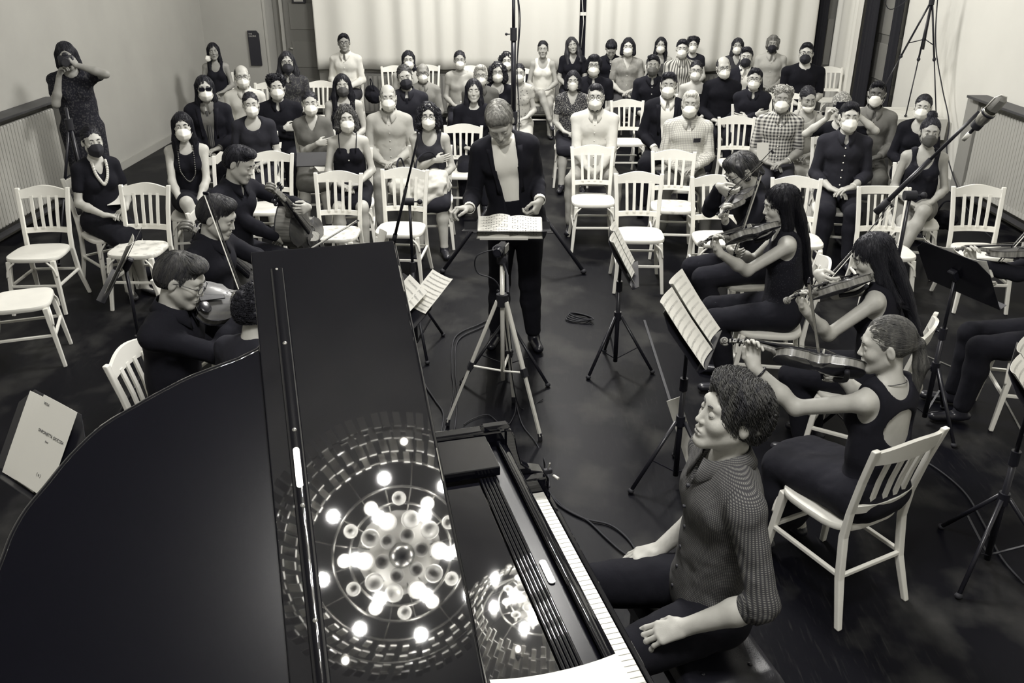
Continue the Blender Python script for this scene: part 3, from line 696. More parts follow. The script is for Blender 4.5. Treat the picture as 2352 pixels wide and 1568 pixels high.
def hair_sdf(kind, t, fem, dn=0):
    S = Sdf(); long_ = kind in ('long', 'longwavy', 'bangs', 'curlylong'); S.ell((0, -.018, .033), (.0725+t, .096+t, .088+t), k=.02)
    if kind in ('short', 'curly', 'side', 'mop', 'bald'): S.ell((0, -.048, -.0), (.068+t*.5, .068+t*.7, .075), k=.03)
    if kind in ('short', 'side', 'mop'): S.ell((0, .044, .096), (.050+t, .036+t*.6, .022+t), k=.03)
    if kind == 'side': S.ell((.018, .056, .096), (.046+t, .030+t, .021+t), k=.02)
    if kind == 'mop':
        for x in (-1, 1): S.cone((x*.070, .02, .05), (x*.082, .015, -.035), .026, .020, k=.03); S.cone((x*.05, -.07, .03), (x*.06, -.08, -.06), .04, .03, k=.03)
    if kind == 'curly': 
        for x in (-1, 1): S.ell((x*.045, -.005, .075), .045+t*.5, k=.03)
        S.ell((0, .045, .095), (.055, .035, .035), k=.03)
    bangs = kind in ('bangs', 'mop')
    S.ell((0, .125, -.025 if not bangs else -.055), (.082, .094, .118 if not bangs else .104), k=.012, op='s'); S.cone((0, .13, -.03), (0, .04, -.12), .052, .05, k=.02, op='s')
    if kind in ('short', 'side', 'bald', 'tied', 'pony', 'backbun', 'bun'):
        for x in (-1, 1): S.ell((x*.078, .078, .012), (.036, .050, .050), k=.010, op='s')
    if kind in ('short', 'side', 'bald', 'curly', 'mop'):
        S.plane((0, .30, -1), .030 if kind != 'mop' else .055)
        for x in (-1, 1): S.ell((x*.092, .004, -.012), (.030, .024, .036), k=.008, op='s')
    if kind == 'bald': S.ell((0, .03, .11), (.062, .11, .065), k=.01, op='s')
    if kind in ('bun', 'backbun', 'pony', 'tied'):
        S.plane((0, .45, -1), .035)
        for x in (-1, 1): S.ell((x*.092, .0, -.012), (.026, .024, .034), k=.008, op='s')
        if kind == 'bun': S.ell((0, -.055, .142), (.042, .040, .034), k=.012)
        if kind in ('backbun', 'tied'): S.ell((0, -.128, .02), (.038, .034, .036), k=.012)
        if kind == 'pony': S.ell((0, -.115, .0), (.024, .028, .024), k=.02); S.cone((0, -.125, -.01), (.01, -.135, -.10), .020, .026, k=.02); S.cone((.01, -.135, -.10), (.02, -.110, -.27), .026, .008, k=.02)
    if kind == 'bob':
        for x in (-1, 1): S.cone((x*.072, -.012, .02), (x*.080, .008, -.085), .026, .030, k=.03)
        S.cone((0, -.075, .02), (0, -.085, -.075), .065, .066, k=.03, flat=((0, 1, 0), .6)); S.ell((0, .10, -.04), (.056, .09, .10), k=.01, op='s')
    if kind in ('curlybob',):
        for x in (-1, 1): S.cone((x*.078, -.012, .04), (x*.090, .0, -.080), .034, .042, k=.03)
        S.cone((0, -.085, .04), (0, -.095, -.075), .075, .080, k=.03, flat=((0, 1, 0), .7)); S.ell((0, .11, -.04), (.060, .09, .10), k=.01, op='s')
    if long_:
        e = 1.25 if kind in ('longwavy', 'curlylong') else 1.0
        for x in (-1, 1): S.cone((x*.063, -.020, .03), (x*.074*e, -.014, -.12), .025*e, .028*e, k=.03); S.cone((x*.074*e, -.014, -.12), (x*.080*e, .022 if kind != 'bangs' else -.06, -.26), .028*e, .018*e, k=.03)
        S.cone((0, -.075, .02), (0, -.105, -.14), .066*e, .072*e, k=.03, flat=((0, 1, 0), .55)); S.cone((0, -.105, -.14), (0, -.120, -.30), .072*e, .055, k=.03, flat=((0, 1, 0), .40)); (S.cone((0, -.115, -.26), (0, -.125, -.30-dn), .075*e, .06, k=.04, flat=((0, 1, 0), .42)) if dn else None); S.ell((0, .10, -.04), (.056, .088, .115), k=.01, op='s')
    return S
def make_hair(hair, lod, fem, seed):
    kind, v = hair[:2]; op = hair[2] if len(hair) > 2 else {}; key = ('hair', kind, v, lod, str(op))
    if key in _T: return clone(_T[key])
    t = op.get('t', {'short': .006, 'side': .006, 'tied': .004, 'pony': .004, 'backbun': .004, 'bun': .004, 'bald': .003}.get(kind, .008)+(.003 if lod < 2 and kind in ('tied', 'pony', 'backbun', 'bun') else 0)); S = hair_sdf(kind, t, fem, op.get('down', 0)); curl = kind.startswith('curly') or op.get('curl'); rs = np.random.RandomState(seed+11)
    Vh, Q = S.mesh((.0065, .005, .004)[lod]); n = vnormals(Vh, Q)
    Vc = Vh+n*((vnoise(Vh*np.array((1, 1, .35)), 90)*.007 if not curl else vnoise(Vh, 42)*.030+vnoise(Vh, 110)*.012)[:, None])
    ns = op.get('n', (160, 420, 2200)[lod]); rad = (.0024, .0017, .00085)[lod]*(1.25 if curl else 1); M_ = 24 if curl and lod == 2 else 12; L = op.get('len', {'long': .48, 'bangs': .50, 'longwavy': .42, 'curlylong': .4, 'bob': .26, 'curlybob': .2, 'pony': .24}.get(kind, .11))
    idx = rs.randint(0, len(Vh), ns); P = Vh[idx].copy(); 
    if L > .2 and kind != 'pony': top_ = Vh[Vh[:, 2] > -.02]; P = top_[rs.randint(0, len(top_), ns)].copy()
    crown = np.array((.01, -.05, .13)); path = [P.copy()]; dead = np.zeros(ns, bool); dc = np.zeros(ns); back = kind in ('bun', 'backbun', 'pony', 'tied'); Ls = L*(.6+.5*rs.rand(ns)); D = None
    for i in range(M_-1):
        f, g = S.grad(P); out = P-crown; out[:, 2] *= .3; out /= np.maximum(np.linalg.norm(out, axis=1, keepdims=True), 1e-6)
        if back: tgt = np.array((0, -.12, .01)) if kind != 'bun' else np.array((0, -.05, .13)); d = tgt-P; far = np.linalg.norm(d, axis=1, keepdims=True) > .03; d = np.where(far, d/np.maximum(np.linalg.norm(d, axis=1, keepdims=True), 1e-6), np.array((0, 0, -1.)))
        else: w_ = np.clip((P[:, 2:3]+.0)*8, 0, 1); d = out*w_+np.array((0, 0, -1.))*(1.15-w_)
        if kind in ('side',): d = d+np.array((.8, .3, 0))*np.clip(P[:, 1:2]*10, 0, 1)
        d = d+(rs.rand(ns, 3)-.5)*(.25 if not curl else 1.2); d = d-g*(d*g).sum(1, keepdims=True); d /= np.maximum(np.linalg.norm(d, axis=1, keepdims=True), 1e-6)
        D = d if D is None else D*.5+d*.5; P2 = P+D*(Ls/(M_-1))[:, None]; f, g = S.grad(P2); P2 = P2-g*np.clip(f-.0015-.003*rs.rand(ns), -.02, .02)[:, None]
        f2 = S.ev(P2); dead |= f2 > .010; dc[dead] += 1; ext = (rs.rand(ns)*.010+.002)*(dc < 3)+.0004; P2[dead] = P[dead]+(D[dead]+np.array((0, .0, -.5)))*ext[dead][:, None]; P = P2; path.append(P.copy())
    A = np.stack(path, 1)
    if curl:
        ph = rs.rand(ns, 1)*6.28; a = ph+np.linspace(0, 20, M_)[None]*(.7+.6*rs.rand(ns, 1)); amp = op.get('amp', .011); A = A+np.stack([np.cos(a), np.sin(a), np.cos(a*.9)], -1)*amp*rs.rand(ns, 1, 1)
    rr = rad*np.concatenate([[.7], np.ones(M_-4), [.8, .55, .2]]); vt, qt = tubes(A, rr)
    hm = mat('hair_%.3f' % v, v, rough=.55, spec=.28, noise=.45, nscale=60, stretch=(1, 1, .12) if not curl else None)
    o = npmesh('hair', np.concatenate([Vc, vt]), [np.concatenate([Q, qt+len(Vc)])], hm); _T[key] = o; o['used'] = 1; return o
# ---------------------------------------------------------------- white bistro chair
M_white = mat('white_paint', .80, rough=.38, spec=.45, noise=.03, nscale=9)
M_worn = mat('worn_white_paint', .78, rough=.5, pattern='speck', p2=.55, psc=16)
_rc = []
def make_chair(worn=False, shape='slat'):
    t = empty('bistro_chair')
    def rp(x, u): return Vector((x*(.172+.020*u), -.195-.085*u-.035*(1-(x)**2)*min(1, u*1.3)*0, .455+.425*u))
    st = MB(); n = 28; out = []
    for i in range(n):
        a = 2*pi*i/n; c, s_ = cos(a), sin(a); e = .55; x = .205*math.copysign(abs(c)**e, c)*(1.0+.05*s_); y = .20*math.copysign(abs(s_)**e, s_); out.append((x, y))
    rings = [(.95, .425), (.985, .428), (1.0, .436), (1.0, .450), (.985, .458), (.93, .460), (.6, .456), (.25, .4535)]
    V = [(x*k, y*k, z) for k, z in rings for x, y in out]; F = [list(range(n-1, -1, -1)), [7*n+i for i in range(n)]]
    for j in range(7): F += [[j*n+i, j*n+(i+1) % n, (j+1)*n+(i+1) % n, (j+1)*n+i] for i in range(n)]
    st.add(V, F); st.build('seat', M_worn if worn else M_white, t, auto=40)
    for x in (-1, 1):
        m = MB(); m.bar((x*.165, .165, .43), (x*.200, .215, 0), .038, .034, w2=.026, h2=.024, up=(0, 1, 0)); m.build('leg', M_white, t, bevel=.005)
        m = MB(); P_ = [(x*.205, -.275, 0), (x*.180, -.215, .22), (x*.174, -.192, .42), (x*.176, -.205, .55), (x*.184, -.240, .72), (x*.196, -.285, .895)]
        for i in range(5): m.bar(P_[i], Vector(P_[i+1])+(Vector(P_[i+1])-Vector(P_[i])).normalized()*.002, .032, .026, up=(0, 1, 0))
        m = MB(); V = []; 
        for i, p in enumerate(P_):
            w_, h_ = (.026, .026) if i == 0 else ((.034, .030) if i < 3 else (.034, .024))
            for sx, sy in ((-1, -1), (1, -1), (1, 1), (-1, 1)): V.append((p[0]+sx*w_/2, p[1]+sy*h_/2, p[2]))
        F = [[3, 2, 1, 0], [20, 21, 22, 23]]+[[i*4+k, i*4+(k+1) % 4, i*4+4+(k+1) % 4, i*4+4+k] for i in range(5) for k in range(4)]
        m.add(V, F); m.build('leg', M_white, t, bevel=.005)
    def rail(z0, z1f, y0, hw, name, bow=.030, th=.018):
        m = MB(); R1, R2, R3, R4 = [], [], [], []
        for i in range(17):
            u = -1+2*i/16; x = u*hw; zt = z1f(u); yb = y0-bow*(1-u*u); sl = -.20*(zt-z0)
            R1.append((x, yb, z0)); R2.append((x, yb+sl, zt)); R3.append((x, yb+sl-th, zt)); R4.append((x, yb-th, z0))
        m.grid([R1, R2, R3, R4, R1]); m.add([R1[0], R2[0], R3[0], R4[0], R1[-1], R2[-1], R3[-1], R4[-1]], [[0, 1, 2, 3], [7, 6, 5, 4]]); m.build(name, M_white, t, auto=35, bevel=0)
    if shape == 'slat': rail(.815, lambda u: .878+.030*max(0, cos(u*pi/2))**1.3, -.255, .186, 'crest_rail')
    else: rail(.835, lambda u: .895, -.262, .196, 'crest_rail')
    rail(.545, lambda u: .585, -.197, .166, 'lower_rail')
    ns = 4 if shape == 'slat' else 5
    for i in range(ns):
        u = (-1+2*(i+1)/(ns+1))*.98; k = 1-u*u; m = MB(); a = (u*.150, -.203-.030*k, .575); b = (u*.168, -.262-.030*k, .83); mid = ((a[0]+b[0])/2, (a[1]+b[1])/2+.006, .70); w_ = .024 if shape == 'slat' else .016
        m.bar(a, mid, w_, .011, up=(0, 1, 0)); m.bar(mid, b, w_, .011, up=(0, 1, 0)); m.build('slat', M_white, t)
    for x in (-1, 1): MB().bar((x*.185, .19, .235), (x*.183, -.225, .235), .020, .018).build('stretcher', M_white, t, bevel=.003)
    MB().bar((-.185, .193, .235), (.185, .193, .235), .018, .020).build('stretcher', M_white, t, bevel=.003); MB().bar((-.18, -.218, .235), (.18, -.218, .235), .018, .018).build('stretcher', M_white, t, bevel=.003)
    for x in (-1, 1): MB().tube(spline([(x*.188, .197, .31), (x*.170, .195, .375), (x*.120, .180, .425)], 4), .008, 6).build('brace', M_white, t, smooth=True)
    return t
_protos = {}
def chair(x, y, yaw, label, group=None, kind='plain', ring=False):
    if kind not in _protos: t = _protos[kind] = make_chair(kind == 'worn', 'bars' if kind == 'bars' else 'slat')
    else: t = copy_tree(_protos[kind])
    t.location = (x, y, 0); t.rotation_euler = (0, 0, R(yaw)); tag(t, label, 'chair', group); return t
def text_mesh(o):
    bpy.context.view_layer.update(); me = bpy.data.meshes.new_from_object(o); n = bpy.data.objects.new('lettering', me); COL.objects.link(n); n.parent = o.parent; n.matrix_local = o.matrix_local.copy(); bpy.data.objects.remove(o); n.name = 'lettering'; return n
# ---------------------------------------------------------------- stands
M_blk = mat('black_metal', .012, rough=.35, spec=.5); M_rub = mat('black_rubber', .01, rough=.7); M_alu = mat('brushed_aluminium', .72, rough=.35, metal=.15); M_paper = mat('paper', .74, rough=.8, bump=.05, bscale=30); M_ink = mat('ink', .05, rough=.8); M_grey = mat('grey_plastic', .2, rough=.5)
def tripod_base(t, z, r, n=3, a0=0, hub=.62, lr=.011, m=None, low=.06):
    m = m or M_blk
    for k in range(n):
        a = a0+2*pi*k/n; d = Vector((cos(a), sin(a), 0)); q = MB(); q.tube([Vector((0, 0, hub))+d*.025, d*r+Vector((0, 0, .014))], .0105, 10); o = q.build('leg', m, t, smooth=True)
        MB().ell(d*r+Vector((0, 0, .014)), (.018, .018, .014)).build('foot', M_rub, o, smooth=True)
        MB().bar(Vector((0, 0, low))+d*.015, Vector((0, 0, hub))*.45+d*(r*.55)+Vector((0, 0, .0)), .012, .005).build('strut', m, t)
def music_stand(x, y, yaw, label, pages=(), tilt=65, h=1.02, w_=.50, group=None, lean=0, dark=True, a0=.5, r=.30, folder=False):
    """desk facing its local -Y side; its height h is the middle of the desk"""
    t = empty('music_stand', (x, y, 0), R(yaw), label, 'music stand', group); MB().cyl((0, 0, .05), (0, 0, .62), .015, 14).build('pole', M_blk, t, smooth=True); MB().cyl((0, 0, .6), (0, 0, h-.02), .010, 12).build('pole', M_blk, t, smooth=True)
    MB().cyl((0, 0, .57), (0, 0, .64), .021, 14).build('collar', M_blk, t, auto=40); k = MB(); k.cyl((.015, 0, .605), (.05, 0, .605), .006, 8); k.ell((.055, 0, .605), (.012, .014, .014)); k.build('knob', M_blk, t, smooth=True)
    MB().cyl((0, 0, .36), (0, 0, .42), .024, 14).build('hub', M_blk, t, auto=40); tripod_base(t, 0, r, 3, a0, .39, low=.08)
    c = Vector((0, 0, h)); a = R(tilt); ux = Vector((1, 0, 0)); uy = Vector((0, cos(a), sin(a))); un = ux.cross(uy)    # un faces -Y and up
    M_ = Matrix((ux, uy, un)).transposed(); W_, H_ = w_, .33
    d = MB(); cc = .07; pts = [(-W_/2, -H_/2), (W_/2, -H_/2), (W_/2, H_/2-cc), (W_/2-cc, H_/2), (-W_/2+cc, H_/2), (-W_/2, H_/2-cc)]; d.prism(pts, -.003, 0, M_, c); d.build('desk', mat('desk_lacquer', .012, rough=.22), t, bevel=.001)
    MB().box(c+uy*(-H_/2)+un*.022, (W_, .003, .045), M_).build('ledge', M_blk, t); MB().box(c-un*.02, (.05, .07, .035), M_, bev=.006).build('bracket', M_blk, t)
    for p in pages:
        p = dict(p); px_, py_ = p.get('at', (0, 0)); rz = p.get('rot', 0); pw, ph = p.get('size', (.22, .30)); Mp = M_ @ Matrix.Rotation(R(rz), 3, 'Z'); pc = c+ux*px_+uy*py_+un*(.006+p.get('z', 0)); sheet(pc, Mp, pw, ph, p.get('label', 'printed music sheet open on the stand'), p.get('lines', True), p.get('curl', .02), text=p.get('text'), name=p.get('name', 'music_sheet'), thick=p.get('thick', .0012), par=t)
    return t
def sheet(c, M_, pw, ph, label, lines=True, curl=.02, text=None, name='music_sheet', thick=.0012, par=None, group=None, vv=None, mm=None, seed=0):
    """paper in the plane of M_ (x right, y up, z normal), centre c"""
    if par is not None: Wm = Matrix.Translation(par.location) @ Matrix.Rotation(par.rotation_euler.z, 4, 'Z')
    else: Wm = Matrix.Identity(4)
    Tm = Wm @ Matrix.Translation(c) @ M_.to_4x4(); m = MB(); rows = []
    rs = random.Random(int(abs(c[0]*997+c[1]*331+c[2]*77)*100) % 9999); k1, k2 = rs.uniform(.5, 1), rs.uniform(-.5, .5)
    f = lambda u, v: curl*(u*u*k1+v*v*k2*.4+.25*abs(u)**3*max(v, 0))
    for j in range(9):
        v = -1+2*j/8; rows.append([(u*pw/2, v*ph/2, f(u, v)) for u in np.linspace(-1, 1, 9)])
    m.grid(rows); rows2 = [[(x, y, z+thick) for x, y, z in r_] for r_ in rows]; m.grid([r_[::-1] for r_ in rows2])
    edge = lambda A, B: m.grid([A, B]); edge(rows[0], rows2[0]); edge(rows2[-1], rows[-1]); edge([r_[0] for r_ in rows2], [r_[0] for r_ in rows]); edge([r_[-1] for r_ in rows], [r_[-1] for r_ in rows2])
    o = m.build(name, mm or M_paper, smooth=False); o.matrix_world = Tm; tag(o, label, 'sheet music' if name == 'music_sheet' else 'paper', group)
    if lines:
        q = MB(); nl = lines if lines is not True and isinstance(lines, int) else 9
        for i in range(nl):
            y = .86-1.72*i/(nl-1)
            for k in range(5):
                yy = y-.012*k*(9/nl); A = [(u*pw/2, yy*ph/2, f(u, yy)+thick+.0006) for u in np.linspace(-.88, .88, 9)]; q.grid([A, [(x, y_+.00035, z) for x, y_, z in A]][::-1])
            for k in range(18):
                u = -.86+1.72*k/22+rs.uniform(-.02, .02); yy = y-.03+rs.uniform(-.035, .035); z = f(u, yy)+thick+.0009; x0, y0 = u*pw/2, yy*ph/2; e = pw*.0055
                q.add([(x0-e, y0-e*.8, z), (x0+e, y0-e*.8, z), (x0+e, y0+e*.8, z), (x0-e, y0+e*.8, z)], [[0, 1, 2, 3]]); sg = rs.choice((-1, 1)); q.add([(x0+e*.6*sg, y0, z), (x0+e*sg, y0, z), (x0+e*sg, y0+sg*e*5, z), (x0+e*.6*sg, y0+sg*e*5, z)], [[0, 1, 2, 3]])
        q.build('printed_notes', M_ink, o)
    if text:
        for tx, ts, tx_, ty_, *rr in text:
            cu = bpy.data.curves.new('lettering', 'FONT'); cu.body = tx; cu.size = ts; cu.align_x = 'CENTER'; cu.extrude = .0002; cu.materials.append(M_ink)
            dg = bpy.data.objects.new('lettering', cu); COL.objects.link(dg); dg.parent = o; dg.location = (tx_, ty_, f(tx_*2/pw, ty_*2/ph)+thick+.002)
            text_mesh(dg)
    return o
# ---------------------------------------------------------------- bowed instruments
def wood(v, nm, rough=.22): return mat(nm, v, rough=rough, coat=.6, croug=.08, noise=.35, nscale=30, stretch=(1, .12, 1))
M_top = mat('spruce_top', .05, rough=.38, spec=.25, coat=.08, croug=.1, noise=.4, nscale=40, stretch=(1, .08, 1)); M_rib = mat('maple_ribs', .20, rough=.42, spec=.35, coat=.12, croug=.1, noise=.5, nscale=60, stretch=(1, 1, .1)); M_back = mat('dark_maple_back', .022, rough=.25, coat=.4, croug=.1, noise=.3, nscale=30); M_ebony = mat('ebony', .008, rough=.25); M_str = mat('steel_string', .6, rough=.25, metal=1); M_hairw = mat('horsehair', .82, rough=.7); M_stick = wood(.05, 'bow_stick')
VOUT = [(0, .028), (.012, .060), (.06, .089), (.13, .1005), (.21, .1035), (.29, .100), (.36, .091), (.405, .089), (.425, .086), (.44, .074), (.48, .061), (.54, .0545), (.60, .0565), (.65, .068), (.668, .077), (.685, .0775), (.72, .077), (.80, .0825), (.87, .081), (.93, .070), (.975, .047), (1, .018)]
def make_bowed(kind='violin', tone=1.0):
    k = 1.0 if kind == 'violin' else (1.13 if kind == 'viola' else 2.12); rib = .031 if kind != 'cello' else .055; L = .355
    t = empty(kind)
    def P_(*a): return tuple(x*k for x in a)
    xs = [(w_, L*(u-.5)) for u, w_ in VOUT]; prof = [(w_, y) for w_, y in xs]+[(-w_, y) for w_, y in xs[::-1]]; n = len(prof)
    def plate(z, arch, name, m, inset=1.02, par=t, sgn=1):
        q = MB(); rows = []; 
        for s_, zz in ((1.0*inset, 0), (1.0*inset, .0025), (.93*inset, .0035), (.80, .0035+arch*.35), (.6, .0035+arch*.68), (.35, .0035+arch*.92), (.12, .0035+arch)): rows.append([P_(x*s_, y*(s_ if s_ > .9 else s_*.98), z+sgn*zz) for x, y in prof])
        if sgn < 0: rows = [r_[::-1] for r_ in rows]
        q.grid(rows, close=True); q.add([rows[-1][i] for i in range(n)], [list(range(n))]); q.add([rows[0][i] for i in range(n)], [list(range(n-1, -1, -1))]); return q.build(name, m, par, auto=50)
    rb = MB(); rb.grid([[P_(x*.975, y*.985, -rib) for x, y in prof], [P_(x*.975, y*.985, 0) for x, y in prof]], close=True); ro = rb.build('ribs', M_rib, t, auto=60)
    tp = plate(0, .013, 'top_plate', M_top); plate(-rib, .012, 'back_plate', M_back, sgn=-1)
    for x in (-1, 1):
        f = MB(); f.tube([P_(x*.030, -.028+.0*x, .0165), P_(x*.034, -.030, .0155), P_(x*.038, -.018, .0135), P_(x*.034, .010, .0150), P_(x*.027, .030, .0175), P_(x*.022, .032, .0182)], [.0022*k, .0014*k, .002*k, .0022*k, .0014*k, .002*k], 6); f.build('f_hole', M_ebony, tp, smooth=True)
    nk = MB(); nk.tube([P_(0, L/2-.010, -.010), P_(0, L/2+.010, .000), P_(0, L/2+.07, .009), P_(0, L/2+.128, .0125)], [.017*k, .0125*k, .0108*k, .0112*k], 12); nk.build('neck', M_rib, t, smooth=True)
    fb = MB(); y0, y1 = L/2-.125, L/2+.130
    rows = [[P_(w_*cos(a), y, z0+.0045*sin(a)) for a in np.linspace(0, pi, 9)] for y, w_, z0 in ((y0, .0195, .0285), (y1, .0118, .0215))]; fb.grid(rows); rows2 = [[P_(w_*cos(a), y, z0-.005) for a in np.linspace(0, pi, 9)] for y, w_, z0 in ((y0, .0185, .0285), (y1, .0115, .0215))]; fb.grid([r_[::-1] for r_ in rows2]); fb.grid([rows[0], rows2[0]]); fb.add([rows[0][0], rows[1][0], rows2[1][0], rows2[0][0]], [[0, 1, 2, 3]]); fb.add([rows[0][-1], rows[1][-1], rows2[1][-1], rows2[0][-1]], [[3, 2, 1, 0]]); fb.build('fingerboard', M_ebony, t, auto=50)
    pb = MB(); y2 = L/2+.132; pts = [P_(0, y2, .012), P_(0, y2+.03, .008), P_(0, y2+.06, .001)]; 
    for a, b, w0, w1 in ((0, 1, .0235, .021), (1, 2, .021, .017)): pb.bar(pts[a], pts[b], w0*k, .018*k, up=(0, 0, 1), w2=w1*k, h2=.016*k)
    so = pb.build('pegbox', M_rib, t, bevel=.002*k); c0 = (0, y2+.078, -.003); sp = []
    for i in range(34):
        a = -2.6+i*.36; r_ = .0165*(1-i/38); sp.append(P_(0, c0[1]+r_*cos(a)*1.0, c0[2]+r_*sin(a)))
    q = MB(); q.tube(sp, [.0062*k*(1-.3*i/34) for i in range(34)], 8); q.cyl(P_(-.014, c0[1], c0[2]), P_(.014, c0[1], c0[2]), .006*k, 12); 
    for x in (-1, 1): q.tube([(p[0]+x*.0085*k*(1-.0*i), p[1], p[2]) for i, p in enumerate(sp[4:])], [.0045*k]*30, 6)
    q.build('scroll', M_rib, so, smooth=True)
    for i in range(4):
        x = -1 if i % 2 else 1; y = y2+.012+.013*i; q = MB(); q.tube([P_(-x*.014, y, .006), P_(x*.028, y, .004)], [.0030*k, .0038*k], 8); q.ell(P_(x*.034, y, .004), P_(.008, .0045, .0085), 10, 8); q.build('peg', M_ebony, t, smooth=True)
    br = MB(); br.prism([P_(x, z)[:2] for x, z in ((-.021, 0), (-.012, 0), (-.006, .010), (.006, .010), (.012, 0), (.021, 0), (.018, .024), (.010, .0325), (-.010, .0325), (-.018, .024))], -.0015*k, .0015*k, Matrix(((1, 0, 0), (0, 0, 1), (0, 1, 0))), P_(0, -.012, .012)); br.build('bridge', mat('pale_maple', .45, rough=.5), t)
    tp_ = MB(); tp_.bar(P_(0, -.055, .031), P_(0, -.165, .0215), .020*k, .006*k, w2=.036*k, h2=.008*k); tp_.build('tailpiece', M_ebony, t, bevel=.002*k)
    for i in range(4):
        x = (i-1.5)/1.5; MB().tube([P_(x*.0075, -.058, .034), P_(x*.0160, -.012, .0455-.003*x*x), P_(x*.0065, y1, .0275), P_(x*.005, y2+.03, .014)], .0005*k if kind != 'cello' else .0008, 5).build('string', M_str, t)
    if kind != 'cello':
        c = MB(); c.ell(P_(.045, -.150, .022), P_(.032, .026, .007)); c.bar(P_(.045, -.172, .020), P_(.045, -.178, -rib), .02*k, .003*k); c.build('chin_rest', M_ebony, t, smooth=True); s_ = MB(); s_.tube(spline([P_(-.085, -.10, -rib-.02), P_(0, -.115, -rib-.034), P_(.085, -.09, -rib-.02)], 5), .011*k, 8); s_.build('shoulder_rest', M_rub, t, smooth=True)
    else: MB().cyl(P_(0, -L/2, -rib/2), P_(0, -L/2-.17, -rib/2), .005, 8).build('endpin', M_alu, t, smooth=True)
    return t
def make_bow(L=.74):
    t = empty('bow'); pts = [(0, L*u, .0105+.010*(abs(2*u-1)**2)*(1 if u > .5 else .6)+.001) for u in np.linspace(0, 1, 15)]; m = MB(); m.tube(pts, [.0046-.0018*u for u in np.linspace(0, 1, 15)], 8); m.build('stick', M_stick, t, smooth=True)
    MB().bar((0, .065, -.001), (0, L-.008, -.001), .010, .0010, w2=.009).build('bow_hair', M_hairw, t); MB().bar((0, .035, .004), (0, .080, .005), .012, .018, w2=.011, h2=.014).build('frog', M_ebony, t, bevel=.002); MB().bar((0, L-.004, .018), (0, L-.004, -.004), .009, .012, up=(0, 1, 0)).build('tip', M_ebony, t, bevel=.001); MB().cyl((0, -.006, .0115), (0, .006, .0115), .0055, 10).build('screw', M_str, t, smooth=True)
    return t
_I = {}
def place(kind, M, label, cat, group=None):
    if kind not in _I: t = _I[kind] = make_bow() if kind == 'bow' else (make_bow(.71) if kind == 'cello_bow' else make_bowed(kind))
    else: t = copy_tree(_I[kind])
    t.name = 'bow' if 'bow' in kind else kind
    t.matrix_world = M; tag(t, label, cat, group); return t
def frame(o, y, z):
    """matrix with origin o, local y along y, local z near z"""
    y = Vector(y).normalized(); z = Vector(z); z = (z-y*y.dot(z)).normalized(); x = y.cross(z); return Matrix.Translation(Vector(o)) @ Matrix((x, y, z)).transposed().to_4x4()
def play(J, kind, chin, scroll, up, cross, ba, bb, lab, labb, cat):
    """J joints of the player; all in the player's own frame; returns nothing"""
    W = J['W']; M = W @ frame(chin, Vector(scroll)-Vector(chin), up); place(kind, M, lab, cat)
# ---------------------------------------------------------------- the hall
def S_(o): o['kind'] = 'structure'; return o
M_wall = mat('plaster', .36, rough=.9, noise=.05, nscale=1.5, bump=.08, bscale=60); M_wallw = mat('plaster_white', .66, rough=.9, noise=.04, nscale=1.2, bump=.08, bscale=60)  # first plaster darkened in its colour for the dimmer light at the left
def floor_mat():
    m = mat('vinyl_floor', .02, rough=.34, spec=.06); nt = m.node_tree; b = nt.nodes['Principled BSDF']; N = nt.nodes.new; L = nt.links.new; tc = N('ShaderNodeTexCoord'); col = None
    def scr(rot, sc, lo, hi, det=4):
        mp = N('ShaderNodeMapping'); mp.inputs['Rotation'].default_value = (0, 0, rot); mp.inputs['Scale'].default_value = sc; L(tc.outputs['Object'], mp.inputs['Vector']); n = N('ShaderNodeTexNoise'); n.inputs['Scale'].default_value = 1; n.inputs['Detail'].default_value = det; L(mp.outputs[0], n.inputs['Vector']); r = N('ShaderNodeMapRange'); r.inputs[1].default_value = lo; r.inputs[2].default_value = hi; L(n.outputs[0], r.inputs[0]); return r.outputs[0]
    def M2(op, a, c):
        q = N('ShaderNodeMath'); q.operation = op; L(a, q.inputs[0]); 
        if isinstance(c, (int, float)): q.inputs[1].default_value = c
        else: L(c, q.inputs[1])
        return q.outputs[0]
    s = M2('MAXIMUM', scr(.5, (55, 5, 1), .60, .78), scr(-.7, (60, 6, 1), .60, .80)); s = M2('MAXIMUM', s, scr(1.3, (70, 7, 1), .62, .82)); s = M2('MULTIPLY', s, scr(0, (1.1, 1.1, 1), .40, .62)); cl = scr(.3, (2.6, 2.0, 1), .50, .78, 10); s = M2('ADD', M2('MULTIPLY', s, .20), M2('MULTIPLY', cl, .55)); s = M2('MINIMUM', s, 1.0)
    mx = N('ShaderNodeMix'); mx.data_type = 'RGBA'; mx.inputs[6].default_value = tint(.0035); mx.inputs[7].default_value = tint(.075); L(s, mx.inputs[0]); L(mx.outputs[2], b.inputs['Base Color']); rr = N('ShaderNodeMapRange'); rr.inputs[3].default_value = .42; rr.inputs[4].default_value = .6; L(s, rr.inputs[0]); L(rr.outputs[0], b.inputs['Roughness']); return m
YB, XW, ZC = 15.0, 5.12, 6.4
S_(MB().box((0, 6.2, -.05), (2*XW+.6, 18.6, .1)).build('floor', floor_mat())); S_(MB().box((0, 6.2, ZC+.05), (2*XW+.6, 18.6, .1)).build('ceiling', mat('ceiling_paint', .22, rough=.95)))
S_(MB().box((-XW-.1, 6.2, ZC/2), (.2, 18.6, ZC)).build('wall_left', M_wall)); 
